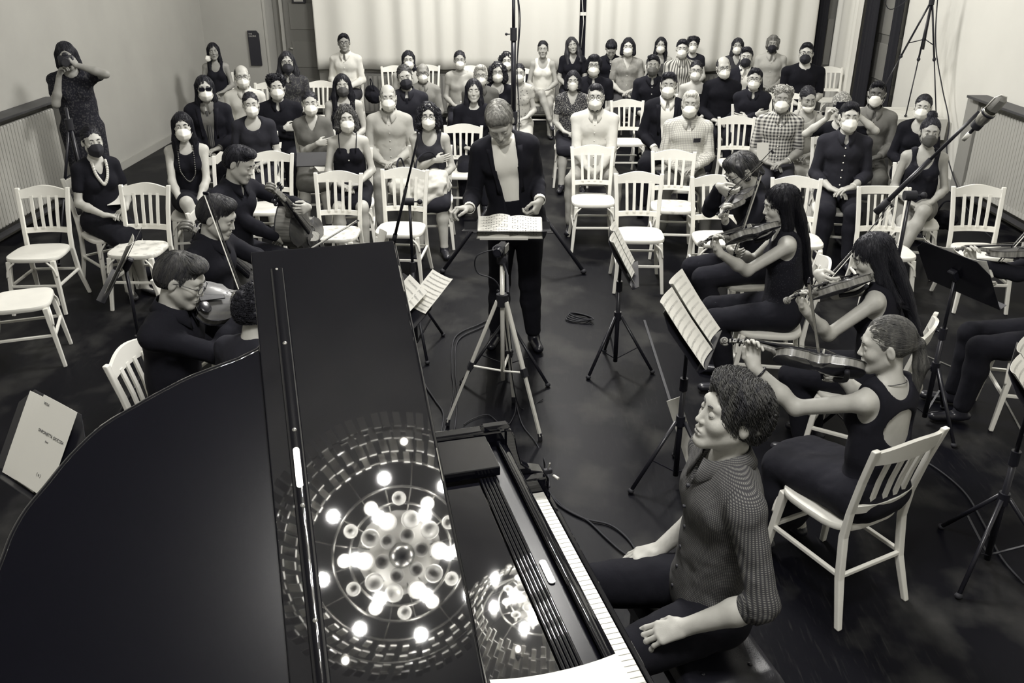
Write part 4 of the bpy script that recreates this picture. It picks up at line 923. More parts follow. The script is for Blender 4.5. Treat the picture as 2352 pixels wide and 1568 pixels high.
m = MB(); m.box((XW+.1, 4.8, ZC/2), (.2, 15.4, ZC)); m.box((XW+.1, 14.42, ZC/2), (.2, 1.3, ZC)); m.box((XW+.1, 13.14, ZC-1.2), (.2, 1.3, 2.4)); S_(m.build('wall_right', M_wallw)); S_(MB().box((0, -3.1, ZC/2), (2*XW+.6, .2, ZC)).build('wall_front', M_wall))
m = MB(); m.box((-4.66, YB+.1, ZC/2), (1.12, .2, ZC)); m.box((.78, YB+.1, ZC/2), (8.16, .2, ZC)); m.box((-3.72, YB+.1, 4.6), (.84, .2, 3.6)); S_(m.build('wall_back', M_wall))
S_(MB().box((-3.72, YB+.55, ZC/2), (1.3, .1, ZC)).build('wall_recess', M_wall)); S_(MB().box((-4.105, YB+.255, 1.4), (.04, .53, 2.8)).build('trim_1', mat('reveal_paint', .36, rough=.8)))
d = MB(); d.box((-3.58, YB+.40, 1.25), (.62, .05, 2.5)); d = S_(d.build('door_1', mat('door_grey', .20, rough=.5), bevel=.004)); q = MB()
for z in (.35, .95, 1.55, 2.15): q.box((-3.58, YB+.37, z), (.44, .02, .42), bev=.008)
q.build('door_panel', mat('door_grey2', .22, rough=.5), d); MB().box((-3.92, YB+.36, 1.3), (.05, .05, 2.6)).build('door_frame', mat('frame_grey', .34, rough=.6), d); MB().cyl((-3.84, YB+.36, 1.05), (-3.78, YB+.30, 1.05), .012, 8).build('door_handle', M_alu, d, smooth=True)
e = MB().box((-3.61, YB+.33, 1.82), (.22, .03, .14), bev=.005).build('exit_sign', mat('sign_black', .03, rough=.4)); tag(e, 'small dark rectangular sign above the grey door', 'sign'); MB().box((-3.61, YB+.312, 1.79), (.15, .004, .03)).build('sign_stripe', mat('sign_pale', .5), e)
s = MB(); s.prism([(-.09, -.27), (.09, -.27), (.09, .22), (.05, .27), (-.09, .27)], 0, .02, Matrix(((1, 0, 0), (0, 0, -1), (0, 1, 0))), (-4.31, YB-.012, 1.09)); s = tag(s.build('wall_sign', mat('sign_navy', .02, rough=.45)), 'tall black information sign with a clipped corner beside the grey door', 'sign')
for t, z, sz in (('THE', 1.30, .032), ('GALERIE', 1.265, .032)):
    cu = bpy.data.curves.new('lettering', 'FONT'); cu.body = t; cu.size = sz; cu.extrude = .0005; cu.materials.append(mat('sign_pale', .5)); o = bpy.data.objects.new('lettering', cu); COL.objects.link(o); o.rotation_euler = (pi/2, 0, 0); o.location = (-4.385, YB-.036, z); o.parent = s; text_mesh(o)
# base boards
for nm, c, dd in (('baseboard_left', (-XW+.012, 6.2, .05), (.024, 18.4, .10)), ('baseboard_right', (XW-.012, 4.8, .05), (.024, 15.2, .10)), ('baseboard_back', (.78, YB-.012, .05), (8.1, .024, .10))): S_(MB().box(c, dd).build(nm, mat('skirting', .34, rough=.5)))
# bench-high heater cover below the curtain
hc = MB(); hc.box((.75, YB-.105, .40), (7.6, .2, .62)); hc = tag(hc.build('heater_cover', mat('heater_grey', .13, rough=.6)), 'long grey slatted heater cover running below the white curtain', 'heater cover'); q = MB()
for i in range(95): q.box((-3.0+i*.08, YB-.208, .40), (.05, .008, .56))
q.build('slats', mat('heater_slats', .20, rough=.55), hc)
# curtain wall
def curtain(x0, x1, z0, z1, y, lab, amp=.03, wl=.28, m=None, seed=0, ax=0, group=None, gather=0):
    n = int(abs(x1-x0)/.022)+2; rows = []; rs = np.random.RandomState(seed); ph = rs.rand(6)*6; L_ = x1-x0
    for j in range(26):
        v = j/25; row = []
        for i in range(n):
            u = i/(n-1); x = x0+L_*u; dn = amp*(.35+.65*v)*(sin(2*pi*(u*L_/wl+.35*sin(u*9+ph[0]))+ph[1]+.5*(v)*sin(u*13+ph[2]))+.6*sin(2*pi*u*L_/(wl*2.7)+ph[3]+v*1.2))
            dn += .035*math.exp(-((v-.18-.10*abs(sin(u*L_*.75+ph[5])))/.10)**2)*sin(u*L_*5+ph[4]); g_ = gather*(v-.0)*(1-v)*4; xx = x+(-(u-.5)*L_*g_); p = (xx, y+dn) if ax == 0 else (y+dn, xx); row.append((p[0], p[1], z1+(z0-z1)*v))
        rows.append(row)
    m_ = MB(); m_.grid(rows); o = m_.build('curtain', m or mat('white_muslin', .66, rough=.9, bump=.1, bscale=80), smooth=True); o.modifiers.new('solid', 'SOLIDIFY').thickness = .006; return tag(o, lab, 'curtain', group)
curtain(-3.28, .93, .78, 5.6, YB-.17, 'white muslin curtain filling the left half of the back wall', seed=1, wl=.42); curtain(1.03, 4.66, .76, 5.6, YB-.17, 'white muslin curtain filling the right half of the back wall', seed=4, wl=.36)
wn = MB(); wn.box((.98, YB-.02, 3), (.16, .02, 4.4)); wn = S_(wn.build('window_1', mat('night_glass', .01, rough=.1))); MB().box((.985, YB-.05, 1.62), (.14, .03, .05)).build('window_frame', M_white, wn); MB().tube([(.96, YB-.06, 1.9), (1.0, YB-.07, 1.5), (.97, YB-.06, 1.1)], .006, 6).build('window_cord', M_white, wn, smooth=True)
M_blkc = mat('black_drape', .008, rough=.95)
curtain(4.70, 4.86, .1, 5.4, YB-.10, 'black drape hanging between the white curtain and the corner door', m=M_blkc, amp=.02, wl=.09, seed=2); S_(MB().box((4.93, YB-.03, 1.6), (.18, .04, 3.2)).build('door_2', mat('door_dark', .10, rough=.6), bevel=.01)); MB().box((4.93, YB-.06, 1.2), (.10, .02, .7)).build('door_panel', mat('door_dark2', .12, rough=.6), bpy.data.objects['door_2'])
curtain(13.82, 14.93, .1, 5.4, XW-.09, 'pale drape covering the right wall beside the back corner', ax=1, amp=.03, wl=.35, seed=3)
curtain(13.40, 13.80, .1, 5.4, XW-.07, 'black drape left of the dark shuttered door on the right', ax=1, m=M_blkc, amp=.03, wl=.10, seed=5); curtain(12.52, 12.80, .1, 5.4, XW-.07, 'black drape right of the dark shuttered door on the right', ax=1, m=M_blkc, amp=.03, wl=.10, seed=6)
dd = S_(MB().box((XW+.10, 13.14, 2.0), (.05, 1.28, 4.0)).build('door_3', mat('shutter_grey', .16, rough=.6))); q = MB()
for z in np.arange(.25, 3.8, .62): q.box((XW+.07, 13.14, z+.22), (.02, .9, .50), bev=.008)
q.build('door_panel', mat('shutter_grey2', .19, rough=.6), dd)
# radiators
def radiator(x, y0, y1, sgn, lab):
    t = empty('radiator', (x, (y0+y1)/2, 0), 0, lab, 'radiator'); L_ = y1-y0; q = MB(); n = int(L_/.058)
    for i in range(n): yy = -L_/2+.03+i*.058; q.box((0, yy, .625), (.085, .036, .90), bev=.016)
    q.build('columns', mat('radiator_paint', .46, rough=.4), t, smooth=False); MB().box((-sgn*.01, 0, .21), (.05, L_, .05)).build('header', mat('radiator_paint', .46), t); MB().box((-sgn*.0, 0, .11), (.05, L_, .03)).build('pipe', mat('pipe_dark', .05), t)
    MB().box((-sgn*.02, 0, 1.145), (.22, L_+.3, .028)).build('shelf', mat('radiator_shelf', .05, rough=.5), t, bevel=.004); MB().box((sgn*.02, L_/2+.13, .60), (.16, .26, 1.06)).build('side_panel', mat('panel_grey', .26, rough=.6), t, bevel=.004)
    for yy in (-L_/2+.2, L_/2-.2): MB().cyl((0, yy, 0), (0, yy, .19), .015, 8).build('foot', M_rub, t)
radiator(-XW+.14, 5.9, 9.55, 1, 'long ribbed radiator with dark shelf along the left wall'); radiator(XW-.14, 6.2, 9.75, 1, 'long ribbed radiator with dark shelf along the right wall')
# chandeliers
M_glass = mat('opal_glass', .6, rough=.2, emit=.35); M_crys = mat('crystal_glass', .75, rough=.12, spec=.8, coat=1, emit=.10); M_brass = mat('brass', .35, rough=.25, metal=.9); M_bulb = mat('lamp_bulb', .9, emit=45)
def make_chandelier():
    t = empty('chandelier'); m = MB(); m.cyl((0, 0, .35), (0, 0, 1.4), .02, 10); m.build('rod', M_brass, t, smooth=True); MB().lathe([(0, -.12), (.055, -.11), (.085, -.06), (.06, 0), (.03, .06), (.05, .2), (.02, .35)], n=20).build('hub', M_brass, t, smooth=True)
    for r_, z in ((.44, .02), (.335, -.01), (.60, .16), (.80, .34)): m = MB(); m.tube([(r_*cos(a), r_*sin(a), z) for a in np.linspace(0, 2*pi, 49)], .010, 6, cap=False); m.build('ring', M_brass, t, smooth=True)
    for k in range(16):
        a = 2*pi*k/16; MB().tube([(.05*cos(a), .05*sin(a), .05), (.44*cos(a), .44*sin(a), .02), (.80*cos(a), .80*sin(a), .34)], .005, 5).build('spoke', M_brass, t)
    for R_, z0, hh, n, w_ in ((.88, .40, .20, 70, .05), (.80, .30, .18, 62, .05), (.71, .22, .16, 54, .05), (.63, .14, .12, 46, .04)):
        q = MB()
        for k in range(n):
            a = 2*pi*(k+.3*random.Random(k).random())/n; q.box((R_*cos(a), R_*sin(a), z0-hh/2+.02*sin(k*3.1)), (.010, w_, hh*(.8+.3*random.Random(k*7).random())), Matrix.Rotation(a, 3, 'Z') @ Matrix.Rotation(.5, 3, 'Y'))
        q.build('crystal_tier', M_crys, t)
    cup = [(.014, .06), (.020, .02), (.050, -.02), (.058, -.030), (.052, -.034), (.030, -.012), (.016, .0), (.0, .002)]
    for R_, n, z, sc in ((.13, 6, -.04, .85), (.24, 10, -.05, 1.05), (.37, 12, -.03, .8)):
        for k in range(n): a = 2*pi*(k+.4)/n; MB().lathe([(r_*sc, zz*sc) for r_, zz in cup], (R_*cos(a), R_*sin(a), z), 14).build('glass_cup', M_glass, t, smooth=True)
    MB().lathe([(0, .03), (.19, .03), (.28, .06), (.10, .12)], n=24).build('opal_plate', mat('opal_plate', .5, rough=.4, emit=.12), t, smooth=True)
    B_ = [(.52, 22.5+45*k) for k in range(8)]+[(.30, 10+60*k) for k in range(6)]+[(.74, 70), (.74, 98), (.74, 250)]
    for r_, a in B_: a = R(a); m = MB(); m.ell((r_*cos(a), r_*sin(a), -.06), (.024, .024, .032), 12, 8); m.build('bulb', M_bulb, t, smooth=True); MB().lathe([(.012, .02), (.03, -.02), (.026, .05), (.01, .09)], (r_*cos(a), r_*sin(a), -.02), 12).build('bulb_holder', M_brass, t, smooth=True)
    return t, B_
ch, BULBS = make_chandelier()
LP = 62.0
for i, (x, y) in enumerate(CHAND):
    t = ch if i == 0 else copy_tree(ch); t.location = (x, y, LAMP_Z); tag(t, ('round crystal chandelier with glass cups hanging above the grand piano', 'round crystal chandelier with glass cups hanging above the conductor', 'unseen round crystal chandelier added above the audience to light it')[i], 'chandelier')
    for r_, a in BULBS[:14]:
        l = bpy.data.lights.new('bulb_light', 'POINT'); l.energy = LP*(.72, 1.12, 1.08)[i]; l.shadow_soft_size = .035; l.color = (1, .982, .95); o = bpy.data.objects.new('bulb_light', l); COL.objects.link(o); o.location = (x+r_*cos(R(a)), y+r_*sin(R(a)), LAMP_Z-.10)
# ---------------------------------------------------------------- the grand piano: K runs along the keys (to the treble), N towards the tail
PAZ = R(15.9); PK = Vector((-sin(PAZ), cos(PAZ), 0)); PN = Vector((-cos(PAZ), -sin(PAZ), 0)); PO = Vector((.0817, 2.9072, 0))
M_lac = mat('black_lacquer', .004, rough=.025, spec=.5, coat=.6, croug=.012); M_lac2 = mat('black_lacquer_scuffed', .004, rough=.25, spec=.12, coat=0); M_brs = mat('worn_brass', .45, rough=.35, metal=.8); M_ivory = mat('ivory', .50, rough=.3)
pf = empty('grand_piano', PO, 0, 'black grand piano with raised lid and folded front flap, seen from above', 'piano')
PM = Matrix((PK, -PN, Vector((0, 0, 1)))).transposed().to_4x4()     # local x = along keys, y = towards the player, z up
def pbuild(m, name, mt, par=None, **k): o = m.build(name, mt, par or pf, **k); return o
pf.rotation_euler = (0, 0, math.atan2(PK.y, PK.x))
# local frame: x = k, y = -n
def pb(m, k0, k1, n0, n1, z0, z1, bev=0): return m.box(((k0+k1)/2, -(n0+n1)/2, (z0+z1)/2), (abs(k1-k0), abs(n1-n0), z1-z0), bev=bev)
KE = .12; KW = 1.58; AL = R(31.3); HZ = 1.02
OUT = [(0, .53), (1.58, .53), (1.57, .62), (1.53, .72), (1.45, .82), (1.34, .90), (1.235, .966), (1.171, 1.14), (1.129, 1.228), (1.096, 1.288), (1.043, 1.375), (.969, 1.446), (.894, 1.499), (.837, 1.540), (.779, 1.567), (.716, 1.584), (.60, 1.615), (.45, 1.64), (.25, 1.655), (0, 1.66)]
OUT = OUT[:3]+[tuple(v)[:2] for v in spline([(a, b, 0) for a, b in OUT[3:-1]], 3)]+OUT[-1:]
LM = Matrix.Translation((KE-KW, 0, HZ)) @ Matrix.Rotation(-AL, 4, 'Y')   # u along x, n along -y
def lidobj(m, name, mt, par=None, **k):
    o = m.build(name, mt, par or pf, M=LM, **k); return o
m = MB(); m.prism([(u, -n) for u, n in OUT][::-1], -.045, -.022); lid = lidobj(m, 'lid', M_lac2, bevel=.004)
lidobj(MB().tube([(u, -n, -.0335) for u, n in OUT], .0118, 10), 'edge_highlight_band', M_lac, lid, smooth=True)  # glossy band added along the lid edge to catch a bright line of reflection
m = MB(); m.box((.79, -.746, -.011), (1.575, .433, .0219)); flap = lidobj(m, 'front_flap', M_lac, bevel=.0035)
m = MB(); V = []; 
for u in (.03, 1.50):
    for a in np.linspace(0, pi, 9): V.append((u, -.892+.020*cos(a), .0+.012*sin(a)))
m.grid([V[:9], V[9:]]); m.add(V[:9], [list(range(9))]); m.add(V[9:], [list(range(8, -1, -1))]); bar = lidobj(m, 'reinforcing_bar', M_lac, flap, auto=50)
for u in (1.223, .942, .723, .429, .2): lidobj(MB().lathe([(0, .0138), (.0050, .0132), (.0062, .011), (.0062, .004)], (u, -.892, 0), 14), 'screw', M_brs, flap, smooth=True); lidobj(MB().box((u, -.892, .0140), (.0012, .009, .0006), Matrix.Rotation(.6, 3, 'Z')), 'slot', M_blk, flap)
lidobj(MB().cyl((1.492, -.892, .010), (1.492, -.892, .014), .004, 10), 'screw', M_brs, flap); pts = [(.830+.050*math.copysign(1, cos(a))+.0085*cos(a), -.893+.0085*sin(a)) for a in np.linspace(0, 2*pi, 25)[:-1]]
lidobj(MB().prism(pts, .0105, .0135), 'lock_plate', mat('nickel_plate', .55, rough=.3, metal=.5), flap); lidobj(MB().box((.830, -.893, .0140), (.022, .006, .001)), 'lock_slot', M_brs, flap)
for u in (.15, .79, 1.43): lidobj(MB().cyl((u-.05, -.531, -.012), (u+.05, -.531, -.012), .006, 10), 'hinge', M_brs, lid)
# case
ci = [(u+KE-KW, -n) for u, n in OUT]; front = [(KE-KW, -.10), (KE, -.10)]; outer = front+ci[1:]; 
def offset(poly, d):
    out = []; n = len(poly)
    for i in range(n):
        a, b, c = Vector(poly[i-1]), Vector(poly[i]), Vector(poly[(i+1) % n]); e1 = (b-a).normalized(); e2 = (c-b).normalized(); nn = Vector((-(e1.y+e2.y), e1.x+e2.x)); nn = nn/max(nn.length, 1e-6)/max(.5, (1+e1.dot(e2))/2)**.5; out.append(tuple(b-nn*d))
    return out
out2 = [(x*(1-.0), y) for x, y in outer]; cx, cy = -.67, -.8; inn = [(cx+(x-cx)*.925, cy+(y-cy)*.94) for x, y in outer]
m = MB(); A = [(x, y, .66) for x, y in outer]; B_ = [(x, y, .995) for x, y in outer]; C_ = [(x, y, .995) for x, y in inn]; D_ = [(x, y, .66) for x, y in inn]; m.grid([[r_[i] for r_ in (A, B_, C_, D_)]+[A[i]] for i in list(range(1, len(A)))+[0]]); m.build('rim', M_lac, pf, bevel=.004); MB().prism(inn[::-1], .80, .82).build('soundboard', mat('soundboard', .12, rough=.4), pf)
m = MB(); pb(m, .058, .118, .115, .56, .66, 1.0, .012); m.build('treble_rim', M_lac, pf, auto=40)
m = MB(); pb(m, .062, .114, .10, .215, .98, 1.012, .012); m.build('rim_cap', M_lac, pf, auto=40)
m = MB(); m.prism([(0, .60), (0, .999), (-.03, .985), (-.05, .93), (-.055, .86), (-.03, .80), (-.10, .77), (-.17, .75), (-.185, .70), (-.17, .60)][::-1], .045, .115, Matrix(((0, 0, 1), (-1, 0, 0), (0, 1, 0))).inverted().transposed() if 0 else Matrix(((0, 0, 1), (-1, 0, 0), (0, 1, 0))), (0, -.115, 0)) if 0 else None
def armblock(k0, k1):
    pr = [(.125, .60), (.125, 1.0), (.10, .995), (.085, .96), (.075, .90), (.06, .84), (.02, .80), (-.03, .785), (-.055, .75), (-.055, .60)]; m = MB(); V = [(k, -n, z) for k in (k0, k1) for n, z in pr]; L_ = len(pr); m.add(V, [list(range(L_)), list(range(2*L_-1, L_-1, -1))]+[[i, L_+i, L_+(i+1) % L_, (i+1) % L_] for i in range(L_)]); m.build('arm', M_lac, pf, bevel=.006)
armblock(.05, .118); armblock(-1.455, -1.39)
m = MB(); pb(m, -1.39, .05, -.045, .25, .60, .69); m.build('keybed', M_lac2, pf, bevel=.003); m = MB(); pb(m, -1.39, .05, -.045, -.028, .69, .714, .003); m.build('key_slip', M_lac, pf)
m = MB(); pb(m, .004, .05, -.03, .10, .69, .79, .006); m.build('key_block', M_lac, pf, auto=40); m = MB(); pb(m, -1.39, -1.228, -.03, .10, .69, .79, .006); m.build('key_block', M_lac, pf, auto=40)
for i in range(52):
    k = -i*.0235; m = MB(); m.box((k-.01175, -.06, .722), (.0224, .150, .016), bev=.0012); m.build('white_key', M_ivory, pf)
    if (i % 7) not in (2, 6) and i < 51: m = MB(); m.box((k-.0235, -.092, .735), (.011, .092, .016), bev=.002); m.build('black_key', M_ebony, pf)
def strip(prof, k0, k1, name, mt, par=None, auto=40):
    m = MB(); rows = [[(k0, -n, z) for n, z in prof], [(k1, -n, z) for n, z in prof]]; m.grid(rows); L_ = len(prof); m.add(rows[0], [list(range(L_))]); m.add(rows[1], [list(range(L_-1, -1, -1))]); return m.build(name, mt, par or pf, auto=auto)
strip([(.150, .70)]+[(.150-.042*sin(a), .90+.050*cos(a)) for a in np.linspace(0, pi*.5, 9)]+[(.100, .84), (.098, .735), (.105, .733), (.14, .74)], -1.36, .035, 'fallboard', M_lac)
strip([(.158+.0085*cos(a), .962+.0085*sin(a)) for a in np.linspace(0, 2*pi, 15)], -1.39, .03, 'hinge_rail', M_lac); strip([(.148, .94), (.222, .944), (.222, .925), (.148, .925)][::-1], -1.39, .04, 'desk_shelf', M_lac2); strip([(.148, .93), (.165, .955), (.152, .958), (.140, .94)], -1.39, .04, 'lip', M_lac)
m = MB(); m.prism([(-.717+.045*math.copysign(1, cos(a))+.011*cos(a), -.199+.011*sin(a)) for a in np.linspace(0, 2*pi, 25)[:-1]], .945, .948); m.build('lock_plate', mat('nickel_plate', .55), pf); m = MB(); m.box((-.717, -.199, .9485), (.028, .012, .001)); m.build('lock_slot', M_brs, pf)
for i in range(5):
    n0 = .224+i*.0125; strip([(n0, .93), (n0, .955)]+[(n0+.00575-.00575*cos(a), .957+.0055*sin(a)) for a in np.linspace(0, pi, 7)]+[(n0+.0115, .955), (n0+.0115, .93)], -1.15, -.19, 'molding', M_lac)
m = MB(); pb(m, -1.13, -.205, .290, .56, .945, .958); m.build('music_desk', M_lac, pf, bevel=.002)
for a, b in ((-.178, .045), (-1.39, -1.150)): m = MB(); pb(m, a, b, .205, .56, .955, .992); m.build('side_shelf', M_lac, pf, bevel=.003)
m = MB(); m.tube([(-1.1, -.30, .0), (-1.1, -.30, .60)], [.05, .075], 16); 
for k, n in ((-.05, .22), (-1.3, .22), (-1.05, 1.45)): q = MB(); q.tube([(k, -n, .0), (k, -n, .06), (k, -n, .10), (k, -n, .50), (k, -n, .62), (k, -n, .67)], [.02, .03, .045, .06, .085, .09], 16); q.build('leg', M_lac, pf, auto=50)
q = MB(); q.bar((-.60, -.30, .15), (-.60, -.30, .65), .03, .03); q.bar((-.74, -.30, .15), (-.74, -.30, .65), .03, .03); q.box((-.67, -.27, .10), (.26, .16, .10)); q.build('pedal_lyre', M_lac, pf, bevel=.005)
for k in (-.73, -.67, -.61): MB().bar((k, -.20, .09), (k, -.08, .07), .03, .012).build('pedal', M_brs, pf, bevel=.003)
MB().bar((-.05, -.72, .96), (-.12, -.74, 1.72), .022, .018).build('lid_prop', M_lac, pf)

def _flip(o):
    for c in o.children:
        if c.type == 'MESH': c.data.transform(Matrix.Diagonal((1, -1, 1, 1))); c.data.flip_normals()
        _flip(c)
_flip(pf); pf.rotation_euler = (0, 0, math.atan2(PK.y, PK.x))
def pk(k, n, z): return PO+PK*k+PN*n+Vector((0, 0, z))
# ---------------------------------------------------------------- chairs standing in the hall
def crest(px, py, yaw, label, kind='plain', group=None, z=.90):
    p = at(px, py, z); q = Matrix.Rotation(R(yaw), 3, 'Z') @ Vector((0, -.275, 0)); return chair(p.x-q.x, p.y-q.y, yaw, label, group, kind)
crest(95, 430, 184, 'empty white slatted chair nearest the left radiator'); crest(330, 424, 178, 'empty white chair with a worn seat left of the cello scroll', 'worn'); crest(622, 350, 178, 'empty white chair behind the rear cellist')
crest(776, 396, 178, 'empty chair with scuffed seat in front of the black camisole', 'worn'); crest(929, 388, 176, 'empty white chair behind the thin boom arm, pale bag behind it'); crest(1064, 287, 178, 'empty white chair just left of the conductor')
crest(1361, 336, 180, 'empty white chair in front of the man in round spectacles'); crest(1468, 398, 178, 'empty white chair standing alone beside the edge-on music stand'); crest(1441, 230, 180, 'empty white chair between the round-spectacled man and the man in a dark suit')
crest(1548, 347, 176, 'empty white chair with chipped seat in front of the white-haired man', 'worn'); crest(1645, 405, 180, 'empty white chair directly behind the shaggy-haired violinist'); crest(1831, 408, 174, 'empty white chair behind the violinist with long straight hair'); crest(2032, 428, 176, 'empty white chair with thin bars and flat top rail', 'bars'); crest(2250, 428, 176, 'empty white chair beside the right radiator behind the black music stand')
crest(1693, 268, 178, 'empty white chair left of the man in the plaid shirt'); crest(735, 187, 180, 'empty white chair right of the long-haired bearded man'); crest(980, 150, 180, 'empty white chair against the white curtain in the back row'); crest(905, 152, 180, 'white chair against the curtain left of the masked man with a dark fringe'); crest(1080, 152, 180, 'white chair against the curtain behind the woman in the light tee'); crest(1191, 156, 180, 'white chair behind the tall microphone column'); crest(1906, 154, 178, 'white chair under the corner door beside the large man in black'); crest(617, 190, 176, 'white chair half hidden behind the curly-haired man with folded arms'); crest(1805, 212, 180, 'white chair behind the grey-haired man in the plaid shirt')
chair(-3.42, 5.60, -70, 'white chair cut by the left edge of the picture, seat nearest the piano')
# ---------------------------------------------------------------- the audience
def clk(v, **k): return cloth(v, **k)
BLK = dict(v=.010)
def aud(short, label, px, h=1.72, face=.55, chairlab=True, ck='plain', turn=0, look=0, pitch=-8, **k):
    p = at(px[0], px[1], 1.25); ang = math.degrees(math.atan2(p.x, p.y-1.5)); yaw = 180-ang*face+turn      # turned in towards the players
    k.setdefault('head', (-(ang*(1-face))*.9-turn+look, pitch, 0)); k.setdefault('lod', 1 if p.y < 8.6 else 0)
    J = person(label, px=px, yaw=yaw, h=h, seed=int(px[0]) % 97, **k)
    q = J['W'] @ Vector((0, .07, 0))
    if chairlab: chair(q.x, q.y, yaw, 'white chair under the '+short, None, ck)
    return J
def shirt(v, sleeve=1.93, neck='collar', b=6, bv=.7, rolled=False, **k):
    d = dict(sleeve=sleeve, neck=neck, rolled=rolled)
    if b: d['buttons'] = (b, mat('button_%.2f' % bv, bv, rough=.4))
    return ('shirt', clk(v, **k), d)
def tee(v, sleeve=.5, neck='crew', **k): return ('tee', clk(v, **k), dict(sleeve=sleeve, neck=neck))
TR = lambda v=.012: ('trousers', clk(v))
SK_ = lambda v=.012, ln=1.0, **k: ('skirt', clk(v, **k), dict(len=ln))
W = ('kn95', .78); WS = ('flat', .76); BK = ('kn95', .012)
a_low = lambda x=0: None
A_ = [None]*8
A_[0] = aud('woman with the chunky pale necklace', 'person in a black mask and chunky pale necklace holding a folded paper', (212, 325), h=1.66, fem=True, turn=28, top=('dress', clk(.008), dict(sleeve=.55, neck='v')), bottom=SK_(.008, .95), hair=('backbun', .015), mask=BK, shoes=('sandal', .05), arms=('lap', 'lap'), legs='together', lod=1, look=10)
A_[4] = aud('woman in the back left corner', 'person with long dark hair in the back left corner, mask pulled aside', (490, 118), h=1.68, fem=True, top=('tank', clk(.010)), bottom=SK_(.25), hair=('long', .012), tone='tan', shoes=('sandal', .1))
aud('long-haired man in dark glasses', 'person with long straight hair, dark glasses, black suit and patterned tie', (470, 203), h=1.82, top=('jacket', clk(.010), dict(inner=clk(.16), open=.05)), bottom=TR(), hair=('long', .012), glasses='sun', mask=W, tie=clk(.05, pattern='stripes', p2=.12, psc=45), legs='sit')
aud('bald man with glasses at the left', 'bald person with spectacles and pale shirt behind the one in dark glasses', (556, 176), h=1.78, top=shirt(.62), bottom=TR(.05), hair=('bald', .12), glasses='rect', mask=W)
A_[1] = aud('woman with the long bead necklace', 'person with long dark hair, sleeveless black dress and long bead necklace', (419, 290), h=1.68, fem=True, top=('tank', clk(.008), dict(nd=.06)), bottom=SK_(.008, .9), hair=('long', .010), mask=W, legs='crossR', arms=('knees', 'knees'), look=-6)
aud('woman in the dark scoop-neck tee', 'person in a dark grey scoop neck tee with paper on the lap', (576, 240), h=1.66, fem=True, top=tee(.025, .6, 'scoop'), bottom=SK_(.02), hair=('tied', .02), mask=W, broad=1.1, fat=.01)
aud('curly man with folded arms', 'person with short curly dark hair and white mask, arms folded in a black shirt', (635, 200), h=1.80, top=shirt(.008, 1.93, b=0), bottom=TR(), hair=('curly', .010), mask=W, arms=('cross', 'cross'), broad=1.08)
aud('long-haired bearded man', 'bearded person with very long wavy hair and spectacles near the grey door', (659, 143), h=1.84, top=shirt(.04, .9, b=0, pattern='speck', p2=.10, psc=50), bottom=TR(), hair=('longwavy', .03), mask=('kn95', .03), glasses='round', beard=(.03, True))
aud('woman with the grey clutch', 'person in a grey dress holding a dark grey folder on the lap', (712, 237), h=1.66, fem=True, top=('dress', clk(.13), dict(sleeve=.6, neck='v')), bottom=SK_(.13), hair=('tied', .02), mask=W, arms=('lap', 'cross'))
aud('woman with the floral top', 'person with long wavy dark hair and grey mask in a sleeveless black floral top', (786, 196), h=1.70, fem=True, top=('tank', clk(.012, pattern='floral', p2=.16, psc=40), dict(nd=.07)), bottom=TR(.02), hair=('longwavy', .012), mask=('kn95', .06), fat=.02, broad=1.1)
aud('man without a mask by the curtain', 'person in spectacles and white shirt sitting alone before the white curtain, unmasked', (790, 98), h=1.86, top=shirt(.70, 1.93), bottom=TR(.03), hair=('short', .012), glasses='rect', tone='tan', turn=-10)
aud('woman in the black camisole', 'person with short brown hair in a black camisole with pale buttons', (795, 272), h=1.68, fem=True, top=('cami', clk(.008), dict(buttons=(4, mat('button_0.80', .8)))), bottom=SK_(.010, .75), hair=('bob', .07, dict(curl=1)), mask=W, look=4, lod=1)
aud('balding man in the beige shirt', 'balding person with white mask in a beige long-sleeved shirt, hands clasped in his lap', (891, 224), h=1.78, top=shirt(.42, 1.93, bv=.5), bottom=TR(.25), hair=('bald', .06), mask=W)
aud('man with the ponytail and black mask', 'person with swept-back tied hair and black mask in a dark shirt and dark tie', (930, 177), h=1.84, top=shirt(.022, 1.93, b=0), bottom=TR(), hair=('tied', .05), mask=BK, tie=clk(.010), head=(3, -6, 8))
aud('man with the dark fringe in the back row', 'person with a thick dark fringe and white mask, back row before the curtain', (938, 138), h=1.70, top=tee(.4), bottom=TR(.05), hair=('bangs', .015, dict(len=.12)), mask=W, chairlab=False)
aud('older bald man behind the ponytailed man', 'older bald person half hidden behind the one with ponytail and black mask', (971, 168), h=1.62, top=shirt(.25, 1.93, b=0), bottom=TR(.05), hair=('bald', .08), mask=W, glasses='rect', tone='tan')
aud('woman with crossed forearms by the boom', 'person with curly dark bob and glasses in a dark sleeveless top', (984, 266), h=1.68, fem=True, top=('tank', clk(.03, noise=.5), dict(nd=.09)), bottom=SK_(.02), hair=('curlybob', .014), mask=W, glasses='round', arms=('lap', 'cross'), look=-3)
aud('woman in the pale back-row tee', 'person in a pale cap sleeved tee with pulled back dark hair', (1056, 138), h=1.68, fem=True, top=tee(.45, .3, 'boat'), bottom=TR(.02), hair=('backbun', .02), mask=W, tone='mid')
aud('white-haired man behind the hooded woman', 'white-haired person with glasses and white mask, mostly hidden behind the long-haired unmasked listener', (1104, 173), h=1.70, top=shirt(.1, b=0), bottom=TR(.05), hair=('short', .45), mask=W, glasses='rect', turn=10)
aud('unmasked woman with eyes lowered', 'person with long dark hair and lowered eyes in a black jacket, unmasked', (1088, 208), h=1.70, fem=True, top=('sweater', clk(.008), dict(sleeve=1.9, neck='crew')), bottom=TR(), hair=('long', .012), eyes='down', broad=1.15)
